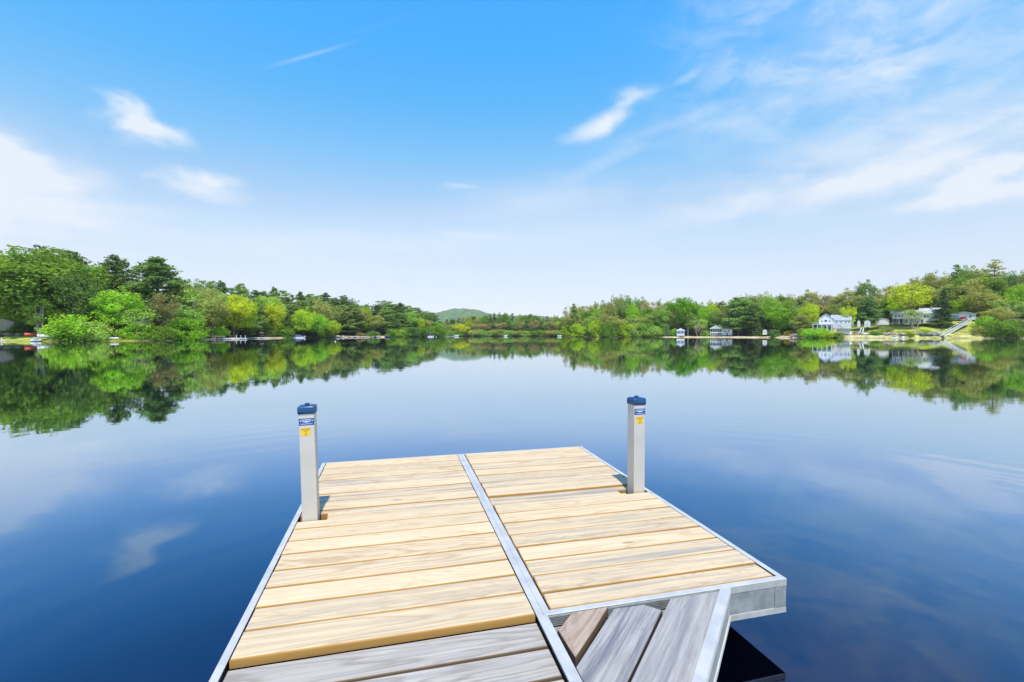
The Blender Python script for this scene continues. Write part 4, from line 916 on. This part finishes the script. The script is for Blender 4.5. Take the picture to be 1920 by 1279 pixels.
# tiny white shed, grey house behind the trees
D = 213; u = D/F
h = hroot('garden_shed', 'tiny white shed standing between tree trunks above the beach', 'shed', 1434, D, 626)
b = MB(); walls(b, -3.6*u, 3.6*u, 0, 2, -.4, 6.5*u, 2*u, 'y'); b.build('wall', WHITE, h); b = MB(); gable(b, -3.6*u, 3.6*u, 0, 2, 6.5*u, 2*u, .1, 'y', .07); b.build('roof', ROOFL, h)
b = MB(); b.box(-1.4*u, 1.4*u, -.05, -.004, 0, 5*u); b.build('door', SHEDM, h)
D = 214; u = D/F
h = hroot('grey_house', 'grey gabled house half hidden by trees left of the big white house', 'house', 1490, D, 614)
b = MB(); walls(b, -9*u, 9*u, 0, 6, 0, 12*u, 6*u, 'y'); b.build('wall', noisy('grey_siding', (.36, .36, .36), .7, 0, .08, 1), h); b = MB(); gable(b, -9*u, 9*u, 0, 6, 12*u, 6*u, .4, 'y'); b.build('roof', ROOF, h); win(h, 0, 8*u, 3*u, 4*u)
# left shore: beige shed, little shed in the bushes, cottages
D = 108; u = D/F
h = hroot('shed', 'beige gabled shed cut off by the left edge of the photo', 'shed', 4, D, 618)
b = MB(); walls(b, -15*u, 16*u, 0, 4, -.2, 15*u, 6*u, 'y'); b.build('wall', SHEDM, h); b = MB(); gable(b, -15*u, 16*u, 0, 4, 15*u, 6*u, .2, 'y', .1); b.build('roof', ROOFD, h)
b = MB(); b.box(-6*u, 2*u, -.05, -.004, 0, 11*u); b.build('door', noisy('beige_door', (.42, .39, .34), .7), h)
D = 111; u = D/F
h = hroot('garden_shed', 'small pale roofed shed almost hidden in bushes right of the white kayak', 'shed', 265, D, 622)
b = MB(); walls(b, -14*u, 12*u, 0, 3, 0, 7*u, 4*u, 'x'); b.build('wall', SHEDM, h); b = MB(); gable(b, -14*u, 12*u, 0, 3, 7*u, 4.5*u, .3, 'x', .1); b.build('roof', ROOFL, h); win(h, -4*u, 4*u, 3*u, 2.6*u)
D = 236; u = D/F
h = hroot('cottage', 'dark blue grey cottage among pine trunks on the left shore', 'house', 655, D, 628)
b = MB(); walls(b, -9*u, 5*u, 0, 6, 0, 14*u, 4*u, 'x'); b.build('wall', BGREY, h); b = MB(); gable(b, -9*u, 5*u, 0, 6, 14*u, 4*u, .5, 'x'); b.build('roof', ROOFD, h)
b = MB(); b.box(5*u, 15*u, 1, 5, 4*u, 11*u); b.build('porch_wall', WHITE, h)
for x in (-6, -1): win(h, x*u, 10*u, 2.6*u, 3.4*u)
b = MB(); b.box(5*u, 16*u, -1.2, 1, 2.6*u, 3.6*u); b.build('deck', noisy('red_brown_deck', (.25, .12, .08), .8), h)
D = 243; u = D/F
h = hroot('cottage', 'cottage with a white railed porch between dark pines on the left shore', 'house', 692, D, 629)
b = MB(); walls(b, -8*u, 8*u, 0, 6, 1*u, 12*u, 6*u, 'y'); b.build('wall', noisy('taupe_siding', (.38, .35, .33), .7), h); b = MB(); gable(b, -8*u, 8*u, -1.8, 6, 12*u, 6*u, .4, 'y'); b.build('roof', ROOF, h)
b = MB(); b.box(-8*u, 8*u, -1.9, -1.8, 2*u, 6*u); b.box(-8*u, 8*u, -1.9, 0, 1*u, 2*u)
for x in (-7.8, -2.6, 2.6, 7.8): b.box(x*u-.1, x*u+.1, -1.85, -1.7, 6*u, 12*u)
b.build('porch', WHITE, h)
for x in (-5, 0, 5): win(h, x*u, 9*u, 2.4*u, 2.6*u)

# ------------------------------------------------------------------ boats and shore furniture
def hullmesh(L, Wd, Hh, flip=False, blunt=.0, n=11):
    b = MB(); rings = []
    for i in range(n):
        t = -1+2*i/(n-1); k = (1-abs(t)**2.4*(1-blunt*(t > 0)))**.8 if abs(t) < .999 or (blunt and t > 0) else .03
        k = max(k, .03); x = t*L/2; sheer = Hh*(1+.35*t*t)
        ring = [(x, Wd/2*k*c, z) for c, z in ((-1, sheer), (-.88, Hh*.45), (-.45, Hh*.08), (0, 0), (.45, Hh*.08), (.88, Hh*.45), (1, sheer))]
        ring += [(x, Wd/2*k*.8, sheer-.03), (x, 0, sheer-.03-(0.0 if flip else Hh*.35*min(1, k*1.5))), (x, -Wd/2*k*.8, sheer-.03)]
        rings.append(ring)
    b.loft(rings)
    if flip: b.v = [(x, y, Hh*1.35-z) for x, y, z in b.v]; b.f = [f[::-1] for f in b.f]
    return b
RED = noisy('red_hull', (.42, .05, .03), .4, 0, .15, 2); WHULL = noisy('white_hull', (.62, .62, .60), .35, 0, .06, 2); YHULL = noisy('yellow_hull', (.75, .60, .12), .4, 0, .08, 2)
COVER = noisy('navy_boat_cover', (.04, .06, .11), .8, 0, .2, 2); CEDAR = noisy('cedar_boards', (.52, .28, .11), .7, 0, .15, 3); PINEW = noisy('pale_lumber', (.58, .45, .28), .7, 0, .12, 3)
STONE = noisy('pale_granite', (.34, .31, .27), .9, 0, .25, 1.2, .3, .3); STONEB = noisy('brown_rock', (.28, .21, .16), .9, 0, .3, 1.2)
def P(px, D, lift=0.0): z = max(ground(px, D), 0.0); return at(px, D, z+lift)
def simple(name, mb, m, label, cat, loc, rz=0, group=None, smooth=False):
    o = mb.build(name, m, None, smooth); o.location = loc; o.rotation_euler = (0, 0, rz); return tag(o, label, cat, group)
def craft(name, label, cat, px, D, Lpx, m, flip=False, rz=0, Wd=.8, Hh=.35, lift=0.0, seat=True, group=None):
    L = Lpx*D/F; e = thing(name, label, cat, P(px, D, lift), facing(px)+rz, group)
    hullmesh(L, Wd, Hh, flip).build('hull', m, e, True)
    if seat and not flip:
        b = MB()
        for t in (-.2, .22): b.box(t*L-.12, t*L+.12, -Wd*.4, Wd*.4, Hh*.82, Hh*.9)
        b.build('seat', PINEW, e)
    if flip: b = MB(); b.tube([(-L*.46, 0, Hh*1.352), (0, 0, Hh*1.37), (L*.46, 0, Hh*1.352)], .018, 5); b.build('keel_strip', m, e)
    return e
craft('canoe', 'red canoe turned upside down on the lawn left of the wooden frame', 'canoe', 63, 99, 26, RED, True, R(14), 1.0, .5, .35)
craft('canoe', 'white canoe turned upside down touching the lime bush', 'canoe', 88, 95, 27, WHULL, True, R(-10), 1.1, .55, .30)
b = MB()
for s in (-1, 1):
    b.tube([(s*.35, -.3, 0), (0, 0, 2.0)], .06, 6); b.tube([(s*.35, .3, 0), (0, 0, 2.0)], .06, 6); 
b.tube([(-.25, -.2, .6), (.25, -.2, .6)], .045, 6); e = simple('easel', b, PINEW, 'tall pale wooden A frame standing behind the upturned canoes', 'frame', P(76, 98.5), 0)
for px, s in ((55, -1), (80, 1)):
    b = MB(); b.box(-.05, .05, -.6, .6, .3, .36); 
    for y in (-.5, .5): b.box(-.05, .05, y-.05, y+.05, -.1, .3)
    simple('canoe_rack', b, CEDAR, 'low wooden trestle under the '+('red' if s < 0 else 'white')+' upturned canoe', 'trestle', P(px+8*(s < 0), 98.6 if s < 0 else 97), facing(px))
e = thing('pedal_boat', 'small rounded white pedal boat on the grass at the water below the red canoe', 'boat', P(67, 93.6), facing(67))
hullmesh(1.5, .9, .35, False, .5).build('hull', WHULL, e, True); b = MB(); b.blob((0, 0, .45), (.42, .36, .32), 12, 7); b.build('cabin', mat('dark_canopy', (.05, .06, .09), .4), e, True); b = MB(); b.blob((.0, 0, .62), (.5, .42, .14), 12, 5); b.build('roof', WHULL, e, True)
craft('kayak', 'white kayak lying on the grass right of the lime bushes', 'kayak', 208, 99.5, 24, WHULL, True, R(-6), .7, .32, .05)
e = thing('dock_ladder', 'small white railing stub at the water on the far left edge', 'railing', at(3, 92, 0), 0)
b = MB(); b.tube([(0, 0, -.5), (0, 0, .75)], .05, 6); b.tube([(-.3, 0, .62), (.3, 0, .62)], .035, 6); b.build('post', TRIM, e); b = MB(); b.box(-.9, 1.3, -.4, .4, .1, .18); b.build('deck', TRIM, e)
rs = random.Random(9)
def rocks(px, D, w, hh, n, m, name, label, dd=1.2):
    b = MB()
    for i in range(n):
        x = rs.uniform(-w/2, w/2); r = rs.uniform(.22, .55)*hh; b.blob((x, rs.uniform(-dd, dd), r*.55+max(0, rs.uniform(-.3, 1)*.35*hh)), (r*rs.uniform(.9, 1.7), r, r*.8), 8, 6, .16, i)
    return simple(name, b, m, label, 'rocks' if name == 'boulder_pile' else 'wall', P(px, D), facing(px))
rocks(14, 104, 4.4, .9, 22, STONEB, 'stone_wall', 'reddish brown stone wall below the beige shed')
# orange topped benches and docks on the left shore
def platform(px, D, wpx, zt, label, m, name='bench', cat='bench', legs=3, dep=.9, th=.14, legm=TRIM):
    w_ = wpx*D/F; e = thing(name, label, cat, P(px, D) if zt > .3 else at(px, D, 0), facing(px))
    b = MB(); b.box(-w_/2, w_/2, -dep/2, dep/2, zt-th, zt); b.build('top', m, e)
    for k in range(legs):
        x = -w_/2+.06+(w_-.12)*k/(legs-1); b = MB(); b.tube([(x, -dep*.4, -.4), (x, -dep*.4, zt-th)], .045, 6); b.tube([(x, dep*.4, -.4), (x, dep*.4, zt-th)], .045, 6); b.build('leg', legm, e)
    return e
platform(403, 131.5, 30, .85, 'long bench like rack with an orange wooden top and white legs on the shore', CEDAR)
e = platform(437, 150, 13, 1.45, 'orange roofed little canopy on posts beside the white dock', CEDAR, 'canopy', 'canopy', 2, 1.2, .12); b = MB(); b.box(-.9, .9, -.4, .4, .2, .75); b.build('crate', CEDAR, e)
def lowdock(px0, px1, D, label, m=TRIM, posts=0, group=None):
    w_ = (px1-px0)*D/F; e = thing('dock', label, 'dock', at((px0+px1)/2, D, 0), facing((px0+px1)/2), group)
    b = MB(); b.box(-w_/2, w_/2, -.8, .8, .16, .34); b.build('deck', m, e)
    b = MB()
    for k in range(4): x = -w_/2+.1+(w_-.2)*k/3; b.tube([(x, -.85, -.8), (x, -.85, .42)], .04, 6)
    b.build('pile', m, e)
    if posts:
        for k in range(posts): x = w_/2-.4-1.1*k; b = MB(); b.tube([(x, .85, -.5), (x, .85, 1.15)], .06, 6); b.build('post', TRIM, e)
    return e
lowdock(388, 458, 134, 'long white floating dock below the orange topped rack', posts=3)
lowdock(459, 499, 160, 'white dock continuing right of the orange canopy'); lowdock(508, 547, 182, 'thin white dock left of the covered pontoon boat')
lowdock(584, 636, 209, 'thin pale dock under the round fresh green tree', noisy('weathered_dock', (.5, .5, .46), .7)); lowdock(826, 852, 300, 'pale dock at the tip of the left point', noisy('weathered_dock', (.5, .5, .46), .7))
e = thing('parasol', 'small orange parasol table left of the dark shore shrub', 'parasol', P(489, 168), 0)
b = MB(); b.tube([(0, 0, 0), (0, 0, 1.7)], .04, 6); b.build('pole', TRIM, e); b = MB(); b.tube([(0, 0, 1.35), (0, 0, 1.85)], [1.1, .05], 10); b.build('canopy', noisy('orange_cloth', (.62, .22, .08), .8), e); b = MB(); b.box(-.9, .9, -.5, .5, .6, .68); b.build('table', TRIM, e)
def pontoon(px, D, Lpx, label, coverm, mast=0, name='pontoon_boat'):
    L = Lpx*D/F; e = thing(name, label, 'boat', at(px, D, 0), facing(px))
    for y in (-.75, .75): b = MB(); b.tube([(-L/2, y, .12), (-L/2+.3, y, .06), (L/2-.5, y, .06), (L/2, y, .22)], [.1, .24, .24, .05], 10); b.build('pontoon', WHULL, e, True)
    b = MB(); b.box(-L*.47, L*.47, -1, 1, .28, .40); b.build('deck', WHULL, e)
    b = MB(); b.loft([[(-L*.46, -.9, .4), (-L*.46, .9, .4), (-L*.46, .9, .8), (-L*.46, -.9, .8)], [(-L*.2, -.95, .4), (-L*.2, .95, .4), (-L*.15, .5, 1.35), (-L*.15, -.5, 1.35)], [(L*.15, -.95, .4), (L*.15, .95, .4), (L*.1, .5, 1.3), (L*.1, -.5, 1.3)], [(L*.45, -.9, .4), (L*.45, .9, .4), (L*.45, .9, .75), (L*.45, -.9, .75)]]); b.build('cover', coverm, e)
    b = MB(); b.box(L*.47, L*.47+.3, -.2, .2, .1, .8); b.build('motor', TRIM, e)
    if mast: b = MB(); b.tube([(0, 0, .4), (0, 0, mast)], .05, 6); b.build('mast', TRIM, e)
    return e
pontoon(559, 184, 23, 'pontoon boat under a dark navy cover at the end of the thin white dock', COVER)
pontoon(807, 258, 11, 'low boat with a dark cover and thin mast moored at the left point', COVER, 3.2, 'sail_boat')
craft('rowing_boat', 'small dark rowing boat pulled up on the sand below the cottages', 'boat', 727, 234.6, 12, COVER, False, R(20), 1.4, .6)
for px, L, D, lb in ((856, 7.5, 300, 'white motor boat moored off the far shore below the hill'), (948, 6.5, 300, 'white motor boat near the middle of the far shore'), (1049, 7.5, 296, 'white covered motor boat left of the right point')):
    e = thing('motor_boat', lb, 'boat', at(px, D, -.08), facing(px)); LL = L*D/F
    hullmesh(LL, 1.3, .7, False, .6).build('hull', WHULL, e, True); b = MB(); b.box(-.45, .5, -.45, .45, .6, .95); b.build('cabin', WHULL, e); b = MB(); b.box(-.47, .52, -.47, .47, .74, .88); b.build('windscreen', GLASS, e)
for px, D, r, lb in ((629, 91, .13, 'small white mooring buoy floating off the left shore'), (152, 88, .0, ''), (818, 255, .2, 'white buoy floating off the left point')):
    if r: b = MB(); b.blob((0, 0, r*.3), (r, r, r), 12, 8); simple('buoy', b, WHULL, lb, 'buoy', at(px, D, 0), smooth=True)
rocks(662, 214.6, 13, .9, 26, STONE, 'boulder_pile', 'row of pale boulders on the shore below the blue grey cottage'); rocks(697, 226.5, 7, .8, 14, STONE, 'boulder_pile', 'row of pale boulders below the cottage with the porch')
# right shore
rocks(1492, 193.6, 4.4, 1.2, 18, STONEB, 'boulder_pile', 'reddish rocks between the golden bush and the hedge')
rocks(1655, 176, 13, 1.0, 34, STONE, 'boulder_pile', 'scattered pale boulders on the bank below the lawn')
rocks(1737, 171.5, 6, 1.7, 22, STONE, 'boulder_pile', 'heap of large pale boulders left of the red boat')
rocks(1600, 180.6, 5, .9, 14, STONEB, 'boulder_pile', 'brownish rocks left of the two leaning white boards'); rocks(1685, 171, 2.6, .6, 5, mat('white_stone', (.8, .8, .8), .6), 'boulder_pile', 'few bright white stones at the water left of the wooden chair')
e = craft('rowing_boat', 'white covered rowing boat on the bank right of the hedge', 'boat', 1588, 180.8, 15, WHULL, True, 0, 1.3, .75, .0)
for k, px in enumerate((1609, 1615.5)):
    b = hullmesh(2.5, .55, .3); b.v = [(z+(x+1.25)*.35, y, x+1.25) for x, y, z in b.v]; simple('paddle_board', b, WHULL, ('left' if k == 0 else 'right')+' of two white boards propped upright on the bank', 'board', P(px, 180.4), R(20 if k else -10), 'white boards leaning on the bank', True)
craft('rowing_boat', 'long white boat turned over on the bank right of the leaning boards', 'boat', 1630, 177.5, 22, WHULL, True, R(5), 1.2, .5)
craft('rowing_boat', 'small red boat on the bank beside the heap of boulders', 'boat', 1753, 171.2, 10, RED, False, R(10), 1.1, .55, .15)
craft('kayak', 'pale yellow kayak on the bank at the foot of the white staircase', 'kayak', 1776, 168.6, 17, YHULL, True, 0, .8, .35)
e = thing('flag_pole', 'white flag pole standing in front of the big white house', 'flagpole', P(1559, 182), 0); b = MB(); b.tube([(0, 0, 0), (0, 0, 8.2)], [.06, .035], 8); b.build('pole', TRIM, e); b = MB(); b.blob((0, 0, 8.25), (.09, .09, .09), 8, 6); b.build('finial', TRIM, e)
e = thing('flag_pole', 'thin white pole between the boathouse and the leaning birch', 'flagpole', P(1290, 231.5), 0); b = MB(); b.tube([(0, 0, 0), (0, 0, 4.6)], [.06, .04], 8); b.build('pole', TRIM, e); b = MB(); b.blob((0, 0, 4.65), (.09, .09, .09), 8, 6); b.build('finial', TRIM, e)
e = thing('wooden_swing', 'grey wooden A frame seat on the bank below the small fork trunked tree', 'seat', P(1710, 171.2), facing(1710))
for s in (-1, 1):
    b = MB(); b.tube([(s*1.0, -.6, -.2), (s*.7, 0, 2.3)], .09, 6); b.tube([(s*1.0, .6, -.2), (s*.7, 0, 2.3)], .09, 6); b.build('leg', PINEW, e)
b = MB(); b.tube([(-.9, 0, 2.3), (.9, 0, 2.3)], .08, 6); b.build('crossbar', PINEW, e); b = MB(); b.box(-.6, .6, -.3, .3, .7, .78); b.box(-.6, .6, .25, .32, .78, 1.3); b.build('seat', PINEW, e)
# the white staircase
def stairs():
    p0 = P(1766, 168.0, .0); p1 = P(1818, 178, 0.3); p1.z = hgt(600.5, 178); p0.z = hgt(631, 168)
    e = thing('staircase', 'long white staircase climbing the lawn from the water to the garage', 'staircase', p0, 0); v = p1-p0; n = 26
    hv = Vector((v.x, v.y, 0)).normalized(); sd_ = Vector((-hv.y, hv.x, 0)); b = MB()
    for i in range(n):
        a = v*(i/n); c = v*((i+1)/n); a = Vector((a.x, a.y, c.z)); c = Vector((c.x, c.y, c.z))
        q = [a+sd_*.55, a-sd_*.55, c-sd_*.55+hv*.05, c+sd_*.55+hv*.05]; b.loft([[t-Vector((0, 0, .12)) for t in q], q])
    b.build('tread', TRIM, e)
    for s in (-1, 1):
        b = MB(); o_ = sd_*.6*s
        b.loft([[o_+Vector((0, 0, z)) for z in (-.25, .12)]+[o_+sd_*.08*s+Vector((0, 0, z)) for z in (.12, -.25)], [v+o_+Vector((0, 0, z)) for z in (-.25, .12)]+[v+o_+sd_*.08*s+Vector((0, 0, z)) for z in (.12, -.25)]]); b.build('stringer', TRIM, e)
        b = MB(); b.tube([o_+Vector((0, 0, .95)), v+o_+Vector((0, 0, .95))], .05, 6)
        for i in range(9): q = v*(i/8)+o_; b.tube([q, q+Vector((0, 0, .95))], .04, 6)
        b.build('handrail', TRIM, e)
stairs()
e = thing('parked_car', 'dark red car parked beside the blue garage door', 'car', at(1806, 183.6, hgt(600.2, 183.6)), facing(1806)+R(80))
b = MB(); sec = [(-1.9, .35), (-1.9, .75), (-1.0, .95), (-.5, 1.42), (.7, 1.42), (1.15, .95), (1.9, .85), (1.95, .35)]
b.loft([[(x, -.85, z) for x, z in sec], [(x, .85, z) for x, z in sec]]); b.build('body', noisy('car_paint', (.30, .03, .03), .3, .2, .1, 2), e)
b = MB(); b.loft([[(x, -.87, z) for x, z in ((-.85, 1.0), (-.45, 1.34), (.62, 1.34), (.98, 1.0))], [(x, .87, z) for x, z in ((-.85, 1.0), (-.45, 1.34), (.62, 1.34), (.98, 1.0))]]); b.build('window', GLASS, e)
for x in (-1.2, 1.25):
    for y in (-.8, .8): b = MB(); b.tube([(x, y-.1, .33), (x, y+.1, .33)], .33, 12); b.build('wheel', mat('rubber', (.02, .02, .02), .8), e)

# ------------------------------------------------------------------ undergrowth: the mass of twigs and leaves between and behind the trunks
def undergrowth():
    r = np.random.default_rng(77); cen, sz = [], []
    tops = LP+MPF+RP[1:]
    tx = [p[0] for p in tops]; ty = [p[1] for p in tops]
    for k in range(150000):
        px = r.uniform(-160, 2080); S = shore(px)
        if px < 1064: d0, d1 = (26, 48) if px < 330 else (18, 46)
        else: d0, d1 = (22, 46) if px < 1490 else (38, 66)
        if 634 < px < 712: d0 = 38
        D = S+r.uniform(d0, d1)
        yt = float(np.interp(px, tx, ty)) if px > 325 else float(np.interp(px, [-160, 150, 185, 200, 260, 325], [510, 512, 560, 560, 545, 548]))
        g = ground(px, D); top = (hgt(yt, D)-g)*.60*(.85+.3*math.sin(px*.21+D)*math.sin(px*.057)); z = g+top*r.uniform(0, 1)**.85
        cen.append(at(px, D, z))
    cen = np.array(cen); nn = np.tile(np.array((0, -.4, .9)), (len(cen), 1))
    me = leaf_mesh('undergrowth', cen, nn, .95, 5); o = bpy.data.objects.new('undergrowth', me); C.objects.link(o); o.color = (.13, .165, .045, 1)
    tag(o, kind='stuff')
undergrowth()
hz = MB(); hz.box(-3200, 3200, -90, 3500, -4.3, 300)
hm = bpy.data.materials.new('haze'); hm.use_nodes = True; n = NT(hm.node_tree); n.n.clear(); out = n.new('ShaderNodeOutputMaterial')
pv_ = n.new('ShaderNodeVolumePrincipled'); pv_.inputs['Color'].default_value = (.92, .96, 1, 1); pv_.inputs['Density'].default_value = .00009; pv_.inputs['Anisotropy'].default_value = 0.0
n.l.new(pv_.outputs[0], out.inputs['Volume']); ho = hz.build('haze', hm); tag(ho, kind='stuff'); ho.display_type = 'WIRE'
